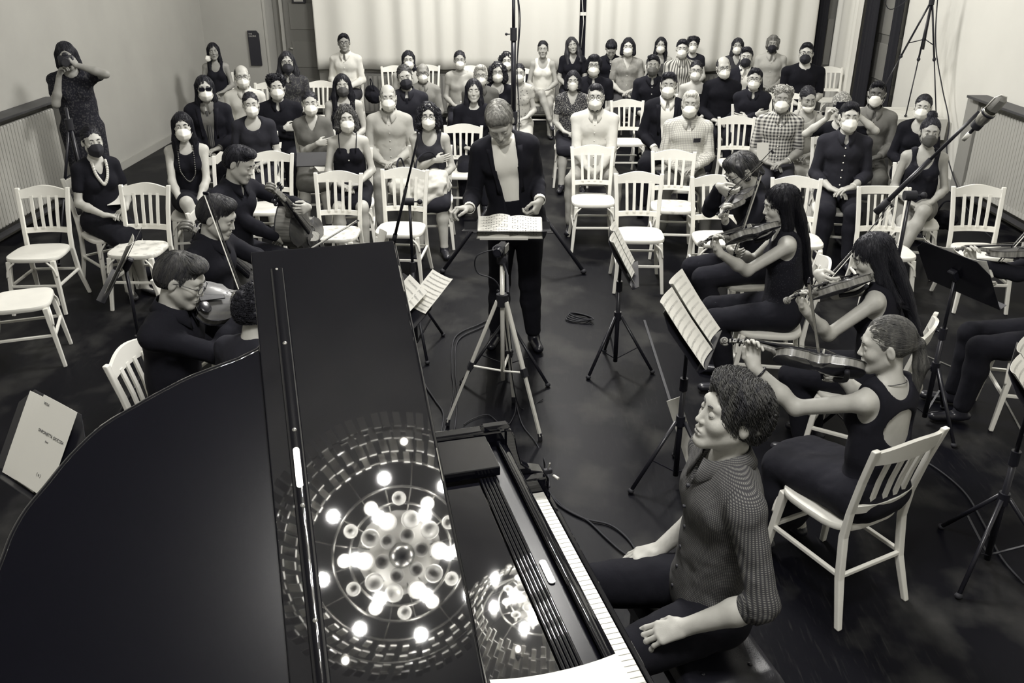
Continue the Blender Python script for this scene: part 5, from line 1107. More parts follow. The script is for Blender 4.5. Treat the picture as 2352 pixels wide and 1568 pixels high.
A_[2] = aud('curly-haired woman with a pendant', 'person with curly shoulder length hair, glasses and black scoop neck dress', (1143, 166), h=1.68, fem=True, top=('dress', clk(.008), dict(sleeve=.5, neck='scoop')), bottom=SK_(.01), hair=('curlybob', .016), mask=W, glasses='round')
aud('woman behind the microphone column', 'person with wavy dark hair peeking out left of the tall microphone column', (1164, 140), h=1.66, fem=True, top=tee(.3), bottom=TR(.02), hair=('curlybob', .012), mask=W)
aud('woman in the pale floral dress', 'person in a pale floral dress half hidden right of the microphone column', (1192, 168), h=1.60, fem=True, top=('dress', clk(.5, pattern='floral', p2=.2, psc=30), dict(sleeve=.3)), bottom=SK_(.5), hair=('tied', .02), mask=W, chairlab=False)
# right block
aud('woman with the side braid', 'person with a dark side braid, white top and crossed bare legs', (1247, 113), h=1.68, fem=True, top=('tank', clk(.72), dict(nd=.10)), bottom=('shorts', clk(.5), dict(len=.35)), hair=('tied', .015), tone='mid', legs='crossR', arms=('lap', 'lap'), shoes=('sandal', .03))
aud('woman with wavy hair by the curtain gap', 'person with long wavy hair and black V neck beside the curtain gap', (1314, 104), h=1.70, fem=True, top=tee(.008, .6, 'v'), bottom=TR(.015), hair=('longwavy', .035), tone='mid', head=(6, -10, 8), pitch=-12)
aud('woman in the speckled blouse', 'person in a dark speckled blouse and pleated white mask', (1316, 186), h=1.64, fem=True, top=('blouse', clk(.03, pattern='speck', p2=.35, psc=110), dict(sleeve=.55, neck='v', buttons=(3, mat('button_0.80', .8)))), bottom=SK_(.02), hair=('bob', .012), mask=WS)
aud('man in the black polo', 'person with tousled dark hair, glasses and black polo shirt', (1364, 150), h=1.80, top=shirt(.008, .55, b=0), bottom=TR(), hair=('mop', .012, dict(len=.08)), mask=W, glasses='rect', broad=1.08)
aud('man looking down in the back row', 'person with dark hair in a black shirt bowing his head in the back row', (1404, 112), h=1.76, top=shirt(.008, 1.93), bottom=TR(), hair=('short', .010), head=(0, 32, 0))
aud('youth with the chin-length bob', 'person with chin length dark bob in a grey linen shirt, hands clasped', (1443, 108), h=1.80, top=('shirt', clk(.28, noise=.2), dict(sleeve=.7, neck='v', buttons=(4, mat('button_0.70', .7)))), bottom=TR(.05), hair=('bob', .012), mask=W, broad=.95)
aud('man in round spectacles', 'person in round dark spectacles, pale button down shirt and beige trousers', (1368, 222), h=1.80, top=shirt(.62, 1.93), bottom=TR(.33), hair=('short', .025, dict(t=.003)), mask=W, glasses='round', legs='wide', arms=('knees', 'knees'), broad=1.05, fat=.012, shoes=('shoe', .01), beard=(.03, False))
aud('man in the grey mask', 'person in a grey mask and open black shirt with white buttons', (1500, 150), h=1.78, top=shirt(.010, 1.5, bv=.8), bottom=TR(), hair=('side', .014), mask=('kn95', .09), side=0, tone='mid')
aud('woman with very long straight hair', 'person with very long straight dark hair before the right curtain', (1518, 104), h=1.68, fem=True, top=('cami', clk(.06)), bottom=TR(.02), hair=('long', .010), mask=W, tone='mid')
aud('man in the striped shirt', 'person in a pale shirt with dark vertical stripes', (1567, 112), h=1.82, top=('shirt', clk(.55, pattern='stripes', p2=.10, psc=28), dict(sleeve=.7, neck='collar', buttons=(5, mat('button_0.70', .7)))), bottom=TR(.05), hair=('short', .014), mask=W)
aud('curly-haired woman behind the striped shirt', 'person with short curly hair half hidden behind the striped shirt', (1592, 103), h=1.66, fem=True, top=tee(.015, .3), bottom=TR(.02), hair=('curly', .014), mask=W)
aud('man in the dark suit', 'person in a black suit and open white shirt, hands on the thighs', (1536, 195), h=1.84, top=('jacket', clk(.008), dict(open=.055)), bottom=TR(.008), hair=('side', .016), mask=W, legs='wide', arms=('thigh', 'thigh'), tone='mid')
aud('woman in the strapless top', 'person with dark hair pinned up, glasses and white mask in a black strapless top', (1599, 162), h=1.68, fem=True, top=('strapless', clk(.008)), bottom=TR(.02), hair=('backbun', .014), mask=W, glasses='rect')
A_[7] = aud('white-haired man in the checked shirt', 'person with white hair in a finely checked pale shirt, hands in lap', (1586, 238), h=1.76, top=('shirt', clk(.62, pattern='grid', p2=.30, psc=60), dict(sleeve=1.9, neck='collar')), bottom=TR(.10), hair=('short', .60, dict(t=.003)), mask=W, fat=.018, legs='wide', broad=1.05, tone='mid')
aud('man in the black turtleneck', 'person with receding hair in a black turtleneck and white mask', (1662, 155), h=1.80, top=('sweater', clk(.007), dict(sleeve=1.9, neck='high')), bottom=TR(), hair=('bald', .035), mask=W, glasses='round', head=(6, -4, 6))
aud('woman behind the turtleneck', 'person with parted hair and tilted mask behind the black turtleneck', (1694, 106), h=1.68, fem=True, top=tee(.04, .6, 'v'), bottom=TR(.02), hair=('long', .03), mask=W, tone='mid')
aud('man with black mask in an open dark jacket', 'person in a black mask and dark jacket over a patterned white shirt', (1714, 131), h=1.80, top=('jacket', clk(.012), dict(inner=clk(.7, pattern='floral', p2=.05, psc=14), open=.04)), bottom=TR(), hair=('side', .02), mask=BK)
aud('grey-haired man in the pale shirt', 'person with wavy grey hair, black mask and pale short sleeved shirt', (1775, 101), h=1.78, top=shirt(.42, .8, b=4), bottom=TR(.1), hair=('mop', .16, dict(len=.07)), mask=BK, tone='tan')
aud('large man in the black tee', 'broad person with short dark hair, glasses and black mask in a black tee', (1852, 122), h=1.90, top=tee(.006, .8), bottom=TR(), hair=('short', .010), mask=BK, glasses='rect', broad=1.18, fat=.03, turn=6)
aud('person with glasses and folded arms', 'person with glasses and white mask in a dark shirt, arms folded', (1733, 181), h=1.70, top=shirt(.012, 1.93, b=0), bottom=TR(), hair=('short', .012), mask=W, glasses='rect', arms=('cross', 'cross'))
A_[6] = aud('grey-haired man in the plaid shirt', 'person with curly grey hair in a plaid short sleeved shirt', (1798, 227), h=1.78, top=('shirt', clk(.60, pattern='check', p2=.05, psc=30), dict(sleeve=.85, neck='collar', buttons=(5, mat('button_0.70', .7)))), bottom=TR(.03), hair=('curly', .33, dict(t=.003)), mask=W, tone='tan', fat=.008)
A_[3] = aud('woman with the mask under her chin', 'person in a pale grey tank dress with the mask under the chin', (1856, 226), h=1.68, fem=True, top=('tank', clk(.40), dict(nd=.07)), bottom=SK_(.40, .8), hair=('backbun', .020), tone='mid', head=(12, 8, 4))
JP = aud('person photographing with a phone', 'person in a patterned head scarf holding up a black phone', (1932, 252), h=1.66, fem=True, top=tee(.008, .6), bottom=TR(.02), hair=('backbun', .02), hat='scarf', arms=({'w': (-.13, .26, 1.20), 'd': (.1, .3, 1), 'n': (.8, .5, 0), 'c': .8}, {'w': (.13, .26, 1.16), 'd': (-.1, .3, 1), 'n': (-.8, .5, 0), 'c': .8}), head=(0, 5, 0))
A_[5] = aud('man in the dark button-down shirt', 'person in a dark button down shirt and white mask, hands clasped', (1951, 268), h=1.80, top=shirt(.022, 1.5, bv=.8, b=7, rolled=True), bottom=TR(.012), hair=('short', .014), mask=W, lod=1, look=14, legs='sit', shoes=('shoe', .012))
aud('dark-skinned man in the pleated mask', 'dark-skinned person with a pleated white mask in a grey linen shirt at the right', (2014, 216), h=1.82, top=shirt(.16, 1.8, noise=.3, bv=.1), bottom=TR(.10), hair=('short', .006, dict(t=.003)), mask=WS, tone='dark')
aud('woman in the black long-sleeved top', 'person in a black long sleeved top and white mask, far right', (2120, 246), h=1.66, fem=True, top=('sweater', clk(.008), dict(sleeve=1.5, neck='scoop')), bottom=TR(.02), hair=('tied', .02), mask=W)
aud('woman with the topknot', 'person with a dark topknot, grey mask and black printed tank top', (2136, 304), h=1.68, fem=True, top=('tank', clk(.010, pattern='speck', p2=.03, psc=8), dict(nd=.13)), bottom=('shorts', clk(.18), dict(len=.55)), hair=('bun', .02), mask=('flat', .075), legs='crossL', arms=('lap', 'lap'), look=12, shoes=('sandal', .03), tone='mid')
# ---------------------------------------------------------------- the players
def along(px, py, c, dist, zlo, zhi, near=False):
    best = None
    for i in range(300):
        z = zlo+(zhi-zlo)*i/299; p = at(px, py, z) if abs(z-CAMH) > .02 else None
        if p is None: continue
        e = abs((p-Vector(c)).length-dist)+(.6*max(0, p.y-c[1]+.05) if near else 0)
        if best is None or e < best[0]: best = (e, p)
    return best[1]
def fiddle(kind, lab, labb, scroll, tip=None, lt=.6, tz=(1.2, 1.8), tiltr=.35, near=False):
    def pre(J, W):
        k_ = 1.0 if kind == 'violin' else 1.13; P0 = W @ Vector(J['piv']+J['Rb']@np.array((-.055, .085, -.030))); S0 = scroll if isinstance(scroll, Vector) else along(scroll[0], scroll[1], P0, .59*k_, .8, 1.6)
        d = (S0-P0).normalized(); rt = d.cross(Vector((0, 0, 1))).normalized(); up = (rt.cross(d)+rt*tiltr).normalized(); M = frame(P0+d*.172*k_, d, up); place(kind, M, lab, 'violin' if kind == 'violin' else 'viola'); right = d.cross(up)
        Np = P0+d*(.355+.075)*k_; wl = Np+right*.035-up*.080-d*.01
        L = dict(world=1, w=wl, d=up*.86-right*.10+d*.25, n=-right*.9-d*.15, c=[.75, .85, .95, 1.0], pole=Vector((0, 0, -1))+right*.3)
        Cb = P0+d*.185*k_+up*.050
        T = along(tip[0], tip[1], Cb, lt, *tz, near=near) if tip else Cb+right*-.3; b = (T-Cb).normalized(); F = T-b*.74
        mb = frame(F, b, up if abs(b.dot(up)) < .95 else d); place('bow', mb, labb, 'bow')
        hd = (-right*.45+d*.35-up*.45).normalized(); Rr = dict(world=1, w=F+b*.055-hd*.080-b*.01+up*.02, d=hd, n=(b*.2-up*.6-right*.55), c=[.7, .85, .9, .8], pole=right*1.0-Vector((0, 0, .8)))
        return (L, Rr)
    return pre
def cello(lab, labb, bottom, scroll, tip):
    def pre(J, W):
        A, B_ = bottom, scroll; d = (B_-A).normalized(); f = (W.to_3x3() @ Vector((0, 1, .25))); up = (f-d*f.dot(d)).normalized(); c = A+d*.376; place('cello', frame(c, d, up), lab, 'cello'); right = d.cross(up)     # audience side
        Np = c+d*.50+up*.06; pr = W.to_3x3() @ Vector((1, 0, 0)); L = dict(world=1, w=Np-pr*.075+up*.05-d*.02-up*.0, d=pr*.85+d*.10+up*.12, n=-up*.8-pr*.2, c=[.9, .9, 1.0, 1.1], pole=Vector((0, 0, -.6))-pr)
        Cb = c-d*.08+up*.125; b = -pr+Vector((0, 0, .12)); b.normalize(); F = Cb-b*tip; place('cello_bow', frame(F, b, up), labb, 'bow')
        Rr = dict(world=1, w=F+pr*.07+up*.045+Vector((0, 0, .03)), d=-pr*.75-up*.35-Vector((0, 0, .45)), n=-up*.6-Vector((0, 0, .6))+pr*.1, c=[.5, .6, .7, .7], pole=pr-Vector((0, 0, .6))); return (L, Rr)
    return pre
def seatchair(J, yaw, lab, kind='plain', dy=.07): q = J['W'] @ Vector((0, dy, 0)); return chair(q.x, q.y, yaw, lab, None, kind)
BS = lambda **k: ('shirt', clk(.010), dict(sleeve=1.93, neck='collar', **k))
# cellists
yw = -118; J = person('person in a black shirt playing the cello furthest back, eyes lowered', px=(551, 376), yaw=yw, h=1.78, lean=6, head=(14, 12, -10), top=BS(), bottom=TR(), hair=('side', .014), legs='wide', lod=1, eyes='down', pre=cello('dark cello played by the rear cellist, scroll beside his cheek', 'bow drawn across the rear cello', at(735, 580, .33), at(580, 372, 1.36), .28)); seatchair(J, yw, 'white chair under the rear cellist')
yw = -104; J = person('person in profile with white collar under black shirt, playing the nearer cello', px=(500, 497), yaw=yw, h=1.76, lean=5, head=(8, 14, 0), top=BS(), bottom=TR(), hair=('short', .04), legs='wide', lod=2, eyes='down', pre=cello('cello of the nearer cellist with its scroll rising behind his neck', 'bow of the nearer cellist', at(620, 690, .33), at(375, 468, 1.34), .25)); seatchair(J, yw, 'white chair with curved back behind the nearer cellist')
# viola players
yw = -98; J = person('person with round glasses in profile playing the viola behind the lid', px=(417, 642), yaw=yw, h=1.80, lean=4, head=(6, 16, -6), top=BS(), bottom=TR(), hair=('side', .06), glasses='round', legs='wide', lod=2, eyes='down', pre=fiddle('viola', 'glossy viola under the chin of the player in round glasses', 'bow standing nearly upright over the glossy viola', at(592, 690, 1.06), (468, 442), .60, (1.2, 2.0), .75)); chair(*(J['W'] @ Vector((0, .09, 0))).xy, yw, 'white chair behind the viola player in glasses, beside the piano curve')
yw = -30; J = person('person with curly dark hair half hidden by the raised piano lid', px=(600, 712), yaw=yw, h=1.66, lean=6, head=(-20, 10, 0), top=tee(.02, 1.0), bottom=TR(), hair=('curly', .018, dict(t=.012)), lod=2, arms=('thigh', 'thigh')); seatchair(J, yw, 'white chair under the curly-haired player behind the piano lid')
# violins
yw = 100; J = person('person with shaggy brown hair and glasses in a black shirt playing the furthest violin', px=(1703, 393), yaw=yw, h=1.80, lean=8, head=(4, 22, 8), top=BS(), bottom=TR(), hair=('mop', .045), glasses='thick', legs='back', lod=1, eyes='down', pre=fiddle('violin', 'brown violin of the shaggy-haired player at the back', 'bow of the shaggy-haired player, slanting up to the right', at(1592, 568, 1.06), (1777, 351), .62, (1.2, 1.9), .5)); seatchair(J, yw, 'white chair under the shaggy-haired violinist')
yw = 80; J = person('person with very long straight black hair and lace top playing violin', px=(1793, 470), yaw=yw, h=1.72, fem=True, lean=2, head=(10, 6, 0), top=('tank', clk(.010, pattern='floral', p2=.03, psc=90), dict(nd=.05)), bottom=TR(.010), legs='back', hair=('long', .008, dict(len=.75, down=.22)), lod=2, eyes='down', pre=fiddle('violin', 'dark violin of the player with long straight hair', 'bow of the straight-haired player, tip beside her forehead', at(1572, 567, 1.10), (1750, 398), .40, (1.2, 2.0), .75, near=True)); seatchair(J, yw, 'white chair under the straight-haired violinist, seat front towards the low stand')
yw = 58; J = person('person with a fringe and long wavy dark hair playing the violin', px=(2003, 588), yaw=yw, h=1.68, fem=True, lean=4, head=(24, 14, 0), top=('tank', clk(.010), dict(nd=.05)), bottom=TR(.010), legs='back', hair=('bangs', .022, dict(len=.75, down=.22)), lod=2, eyes='down', pre=fiddle('violin', 'dark violin of the player with a fringe and wavy hair', 'long bow of the fringed player, rising up to the right', at(1765, 700, 1.10), (2052, 474), .62, (1.15, 1.75), .7)); seatchair(J, yw, 'white chair under the wavy-haired violinist')
yw = 30; J = person('person with a ponytail and open backed black top playing the nearest violin', px=(2035, 792), yaw=yw, h=1.68, fem=True, lean=0, head=(46, 8, 0), top=('tank', clk(.010), dict(nd=.05, hole=True)), bottom=SK_(.012, 1.7), hair=('pony', .10, dict(n=3200)), lod=2, eyes='open', slump=2, pre=fiddle('violin', 'nearest violin with flamed ribs, held by the player with a ponytail', 'bow of the ponytailed player, tip pointing up', at(1692, 787, 1.16), (1857, 648), .45, (1.1, 1.9), .8, near=True)); JV = J
chair(1.425, 3.30, 28, 'nearest white chair, seen from behind, under the ponytailed violinist')
# pianist
yw = 97; J = person('person with curly brown hair in a dark dotted shirt sitting at the piano', px=(1682, 952), yaw=yw, h=1.82, seat=.50, lean=-2, slump=2, head=(3, -14, 0), top=('shirt', clk(.045, pattern='dots', p2=.20, psc=165, fold=1.0), dict(sleeve=1.15, neck='collar', buttons=(6, mat('button_0.02', .02)), rolled=True)), bottom=TR(.008), hair=('curly', .06, dict(n=4200, amp=.013, t=.004)), lod=2, eyes='closed', legs='wide', broad=1.06, arms=({'world': 1, 'w': at(1572, 1440, .69), 'd': (-.85, .1, -.35), 'n': (.2, .35, -1), 'c': [.22, .28, .34, .42], 'pole': (.6, -.5, -.9)}, {'w': (.20, .13, .665), 'd': (.1, .9, -.3), 'n': (-.1, -.3, -1), 'c': .3, 'pole': (.35, -1, -.3)})); JPI = J
# conductor
J = person('person with fair hair in a black jacket conducting over the open score', loc=(-.03, 5.88), yaw=180, h=1.83, seat=None, lean=6, side=8, slump=9, head=(-4, 28, 0), broad=.92, top=('jacket', clk(.010, fold=1.0), dict(open=.062, band=True, cummer=True)), bottom=TR(.008), hair=('short', .26, dict(n=2600, t=.008, len=.14)), lod=2, eyes='down', beard=None, shoes=('shoe', .006), legs={-1: ((-.10, .05, .50), (-.13, -.02, .085), (-.2, 1, 0)), 1: ((.11, .03, .50), (.14, -.06, .085), (.2, 1, 0))},
  arms=({'world': 1, 'w': at(1240, 462, 1.14)+Vector((0, .02, 0)), 'd': (-.35, -.45, -.75), 'n': (-.8, .5, .1), 'c': [.9, 1.0, 1.1, 1.1], 'pole': (.12, .8, -.8)}, {'world': 1, 'w': at(1078, 478, 1.12), 'd': (-.9, -.45, .12), 'n': (.1, -.2, -1), 'c': [.9, .7, .9, 1.0], 'pole': (-.12, .8, -.8)})); JC = J
# photographer at the left wall
JF = person('standing person in a dark patterned dress photographing beside the left radiator', loc=(-4.42, 8.98), yaw=-158, h=1.80, fem=True, seat=None, lean=2, head=(0, 4, 6), top=('dress', clk(.014, pattern='speck', p2=.05, psc=60), dict(sleeve=.55, neck='crew')), bottom=('skirt', clk(.014, pattern='speck', p2=.05, psc=60), dict(len=.9)), hair=('bob', .02), lod=1, tone='tan', broad=1.1, fat=.02,
  arms=({'w': (-.07, .25, 1.60), 'd': (.45, .15, .8), 'n': (.6, -.1, .6), 'c': .8, 'pole': (-1, .1, -.4)}, {'w': (.10, .24, 1.50), 'd': (-.3, .1, .8), 'n': (-.6, .2, .3), 'c': .9, 'pole': (.45, 0, -1.5)}))
# player cut by the right edge
p = at(2395, 500, 1.24); JR = person('player cut off by the right edge in black trousers and loafers', px=(2440, 520), yaw=78, h=1.72, fem=True, lean=4, head=(6, 10, 0), top=BS(), bottom=TR(.008), hair=('short', .03), legs='sit', lod=1, pre=fiddle('violin', 'violin cut by the right edge, only scroll and pegs in view', 'bow of the player at the right edge', at(2282, 574, 1.10), (2460, 420), .4, (1.1, 1.8), .2)); seatchair(JR, 78, 'white chair of the player at the right edge')
# ---------------------------------------------------------------- music stands
def stand_at(px, py, h, yaw, label, **k): p = at(px, py, h); return music_stand(p.x, p.y, yaw, label, h=h, **k)
t = music_stand(-.085, 5.40, 180, 'wide black conductor stand with nearly flat desk holding an open score', tilt=14, h=1.02, w_=.56, a0=.45, r=.33)
def book(px0, py0, z, w_, d_, yaw, label, open_=True, thick=.03, M0=None):
    t = empty('score', (px0, py0, z), R(yaw), label, 'book')
    for sg in (-1, 1):
        rows = []; n = 12
        for j in range(2):
            y = (-.5+j)*d_; rows.append([(sg*w_*.5*i/n, y, thick*(.35+.65*sin(pi*min(1, (i/n)*1.25+.12))) * (1 if sg > 0 else .6)) for i in range(n+1)])
        m = MB(); m.grid(rows if sg < 0 else rows); base = [[(x, y, 0) for x, y, zz in r_] for r_ in rows]; m.grid([r_[::-1] for r_ in base]); 
        for A, B in ((rows[0], base[0]), (base[1], rows[1]), ([rows[0][-1], rows[1][-1]], [base[0][-1], base[1][-1]])): m.grid([A, B])
        o = m.build('page_block', mat('page_paper', .76, rough=.8, bump=.3, bscale=200, stretch=(1, 1, 30)), t); q = MB()
        for i in range(7):
            y = (-.40+.8*i/6)*d_; q.grid([[(x, y+dy, zz+.001) for x, _, zz in rows[0][1:-1]] for dy in (0, .0012)])
            for k_ in range(10):
                j = 1+int(k_*1.05); x, _, zz = rows[0][j]; q.box((x, y+random.Random(i*50+k_).uniform(-.012, .012), zz+.0012), (.006, .004, .0006))
        q.build('printed_notes', M_ink, o)
    MB().box((0, 0, -.002), (w_*1.03, d_*1.03, .003)).build('cover', mat('book_cover', .3), t)
    return t
b = book(-.065, 5.40, 1.035, .40, .25, 180, 'thick open score lying on the conductor stand'); b.rotation_euler = (R(-14), 0, R(180))
b2 = MB().box((0, 0, 0), (.30, .20, .012)).build('closed_score', mat('page_paper', .76)); b2.location = (-.10, 5.36, 1.028); b2.rotation_euler = (R(-14), 0, R(180)); tag(b2, 'thin closed score lying under the open score', 'book')
P2 = [dict(size=(.225, .305), at=(-.115, .01), label='left printed page'), dict(size=(.225, .305), at=(.112, .01), label='right printed page')]
def pages(a, b, **k): return [dict(size=(.225, .31), at=(-.115, .01), label=a, curl=.03, **k), dict(size=(.225, .31), at=(.114, .01), label=b, curl=.035, **k)]
music_stand(.66, 5.50, 84, 'black music stand seen edge-on right of the conductor', h=.82, tilt=60, r=.26, pages=pages('thin pages on the edge-on stand, farther sheet', 'thin pages on the edge-on stand, nearer sheet'), a0=.3)
music_stand(.85, 4.08, 70,  'black music stand in front of the violinists with tall white pages', h=.93, tilt=52, r=.27, pages=[dict(size=(.235, .38), at=(-.12, .03), label='nearer music page on the violin stand', curl=.03, z=.004), dict(size=(.235, .38), at=(.12, .04), label='farther music page on the violin stand', curl=.04)], a0=.2)
music_stand(2.47, 4.74, 112, 'black music stand seen from behind, right of the wavy-haired violinist', h=.98, tilt=58, r=.28, pages=pages('page edge behind the right stand desk, farther sheet', 'page edge behind the right stand desk, nearer sheet'), a0=.9, w_=.52)
music_stand(2.20, 3.38, 58, 'black music stand at the right edge with printed pages', h=.95, tilt=50, pages=pages('nearer printed page on the right-edge stand', 'farther printed page on the right-edge stand'), a0=2.9, r=.31)
stand_at(286, 602, 1.08, -76, 'dark music stand seen edge-on left of the cellists', tilt=58, pages=[dict(size=(.22, .30), at=(.05, 0), label='page on the edge-on left stand')], a0=.8)
tl = stand_at(96, 1022, 1.04, -36, 'black music stand with a folder at the left edge', tilt=58, w_=.46, pages=[dict(size=(.225, .315), at=(-.05, .0), label='plain back page lying on the left-edge stand', lines=False, curl=.01), dict(size=(.225, .32), at=(.055, .012), z=.012, curl=.002, label='title page reading Sinfonietta Giocosa on the left-edge stand', lines=False, text=[('SINFONIETTA GIOCOSA', .0155, .012, .035), ('Klavir', .009, .0, .012), ('VIOLA', .013, -.075, .130), ('( o )', .016, .02, -.105)])], a0=2.2)
stand_at(912, 705, .98, -58, 'black music stand right of the raised lid with white sheets', tilt=40, pages=[dict(size=(.24, .32), at=(.05, .0), rot=-6, label='printed sheet sticking out beside the raised lid', z=.008), dict(size=(.20, .22), at=(.16, .16), rot=4, label='smaller sheet above it beside the raised lid')], a0=.2)
sheet(at(878, 562, 1.0), Matrix.Rotation(R(-60), 3, 'Z') @ Matrix.Rotation(R(65), 3, 'X'), .10, .17, 'folded white sheet tip above the lid corner', lines=False, curl=.03)
# ---------------------------------------------------------------- microphones and tripods
def knob(m, p, d, r=.012, L=.03): p = Vector(p); d = Vector(d); m.cyl(p, p+d*L, .005, 8); m.ell(p+d*L, (r, r, r), 10, 8)
t = empty('microphone_column', (-.06, 7.75, 0), 0, 'tall black microphone column behind the conductor with two small microphones', 'microphone stand')
MB().cyl((0, 0, .12), (0, 0, 1.30), .030, 14).build('lower_tube', M_blk, t, smooth=True); MB().cyl((0, 0, 1.28), (0, 0, 1.98), .022, 14).build('middle_tube', M_blk, t, smooth=True); MB().cyl((0, 0, 1.95), (0, 0, 2.36), .014, 12).build('upper_tube', M_blk, t, smooth=True)
for z in (1.30, 1.98, .75): m = MB(); m.cyl((0, 0, z-.05), (0, 0, z+.05), .036 if z < 1.9 else .028, 14); knob(m, (-.03, 0, z), (-1, 0, 0)); m.build('clamp', M_rub, t, auto=40)
for k in range(3):
    a = -pi/2+R(60)+2*pi*k/3-R(120); d = Vector((cos(a), sin(a), 0)); m = MB(); m.tube([Vector((0, 0, .78))+d*.03, d*.72+Vector((0, 0, .02))], .017, 10); o = m.build('leg', M_blk, t, smooth=True); MB().bar(Vector((0, 0, .28)), d*.42+Vector((0, 0, .33)), .022, .008).build('strut', M_blk, o); MB().ell(d*.72+Vector((0, 0, .022)), (.026, .026, .022)).build('foot', M_rub, o, smooth=True)
MB().bar((-.19, 0, 2.37), (.19, 0, 2.37), .022, .010).build('cross_bar', M_blk, t)
for x in (-1, 1): m = MB(); m.cyl((x*.13, 0, 2.33), (x*.13, 0, 2.47), .014, 10); m.tube([(x*.13, 0, 2.47), (x*.03, .0, 2.55)], .012, 8); m.tube([(x*.17, 0, 2.56), (x*.02, -.05, 2.50)], .018, 10); m.build('small_microphone', M_rub, t, smooth=True)
for s_ in range(2): MB().tube(spline([(.02, -.01, 2.36), (.045+.01*s_, -.02, 2.1), (.03, -.03, 1.7), (.05, -.03, 1.3), (.035, -.04, .8), (.10+.1*s_, -.12, .3), (.2, -.3, .02)], 6), .0045, 6).build('cable', M_rub, t, smooth=True)
def boom(base, top_z, b0, b1, label, r=.010, legs=.30, mic=None, a0=.3, low=.4):
    base = Vector(base); t = empty('boom_stand', base, 0, label, 'microphone stand'); MB().cyl((0, 0, .05), (0, 0, top_z*.6), .014, 12).build('lower_tube', M_blk, t, smooth=True); MB().cyl((0, 0, top_z*.58), (0, 0, top_z), .010, 12).build('upper_tube', M_blk, t, smooth=True)
    m = MB(); m.cyl((0, 0, top_z*.58-.04), (0, 0, top_z*.58+.03), .02, 12); m.build('grip', M_rub, t, auto=40)
    tripod_base(t, 0, legs, 3, a0, low, low=.05); m = MB(); m.cyl((-.03, 0, top_z), (.03, 0, top_z), .025, 14); knob(m, (.03, 0, top_z), (1, 0, 0), .018, .04); m.build('swivel', M_rub, t, auto=40)
    b0, b1 = Vector(b0)-base, Vector(b1)-base; MB().tube([b0, b0*.45+b1*.55], r, 10).build('boom_arm', M_blk, t, smooth=True); MB().tube([b0*.5+b1*.5, b1], r*.7, 10).build('boom_extension', M_blk, t, smooth=True); MB().tube([b0, b0+(b1-b0).normalized()*.09], r*1.5, 10).build('counter_grip', M_rub, t, smooth=True); return t
bp = at(942, 640, 0.0); bt = at(932, 468, 1.30); bx = (bp+Vector((0, 0, 0))); 
c0 = at(957, 800, 0); boom((c0.x, c0.y, 0), 1.09, at(903, 560, .85), at(962, 306, 1.66), 'thin black boom stand left of the conductor, arm crossing the empty chair', a0=.9, legs=.28)
rb = Vector((2.02, 4.95, 0)); sw = at(2092, 440, 1.52); boom((sw.x, sw.y, 0), 1.50, at(2012, 488, 1.36), at(2250, 256, 1.93), 'black boom stand at the right with a large silver microphone', r=.013, a0=.6)
# large silver microphone on the boom
mp = at(2262, 268, 1.93); md = (at(2305, 228, 2.03)-at(2252, 285, 1.90)).normalized(); Mq = frame(mp-md*.04, md, Vector((0, -1, .3)))
t = empty('studio_microphone', (0, 0, 0), 0, 'large silver studio microphone hanging at the tip of the right boom', 'microphone'); t.matrix_world = Mq
Ry = Matrix.Rotation(-pi/2, 3, 'X'); MB().lathe([(0, 0), (.022, 0), (.026, .012), (.030, .03), (.031, .075), (.029, .078)], n=24, M=Ry).build('body', mat('nickel_satin', .55, rough=.3, metal=.9), t, auto=40)
MB().box((0, .125, 0), (.052, .095, .044), bev=.014).build('grille', mat('mesh_grille', .22, rough=.5, metal=.4, bump=.6, bscale=900), t, auto=40); MB().tube([(-.029, .078, 0), (-.029, .150, 0), (-.014, .176, 0), (.014, .176, 0), (.029, .150, 0), (.029, .078, 0)], .0032, 6).build('grille_frame', M_alu, t, smooth=True); MB().lathe([(.033, .060), (.035, .062), (.035, .07), (.033, .072)], n=20, M=Ry).build('ring', M_blk, t, smooth=True); m = MB(); m.cyl((0, .0, 0), (0, -.03, 0), .026, 14); m.cyl((0, -.03, 0), (0, -.075, 0), .009, 10); m.build('shock_mount', M_rub, t, auto=40); MB().cyl((0, -.07, 0), (0, -.12, 0), .011, 10).build('cable_plug', M_alu, t, smooth=True)
# silver tripod with camcorder
TB = Vector((-.10, 4.72, 0)); t = empty('camera_tripod', TB, 0, 'silver aluminium tripod with spread legs in the middle of the floor', 'tripod')
MB().cyl((0, 0, .30), (0, 0, 1.03), .013, 12).build('center_column', M_alu, t, smooth=True); m = MB(); m.cyl((0, 0, .78), (0, 0, .85), .035, 12); m.build('crown', M_rub, t, auto=40); m = MB(); m.box((0, 0, 1.06), (.06, .06, .05), bev=.008); m.tube([(0, 0, 1.06), (.03, -.10, 1.00), (.035, -.24, .95)], .008, 8); m.build('pan_head', M_rub, t, auto=40)
for fx, fy in ((at(1028, 978, 0)-TB).xy, (at(1241, 1012, 0)-TB).xy, (at(1180, 925, 0)-TB).xy):
    d = Vector((fx, fy, 0)); tp = Vector((0, 0, .81))+d.normalized()*.03; ft = d+Vector((0, 0, .03)); mid = tp.lerp(ft, .52); m = MB(); m.bar(tp, mid, .028, .018, bev=.004); o = m.build('leg', M_alu, t); MB().bar(mid, ft, .020, .013).build('leg_extension', M_alu, o); MB().bar(mid.lerp(tp, .06), mid.lerp(ft, .06), .036, .026).build('leg_lock', M_rub, o); MB().bar(ft.lerp(mid, .05), ft-Vector((0, 0, .025)), .026, .02).build('foot', M_rub, o); MB().bar(Vector((0, 0, .36)), mid, .014, .006).build('strut', M_alu, o)
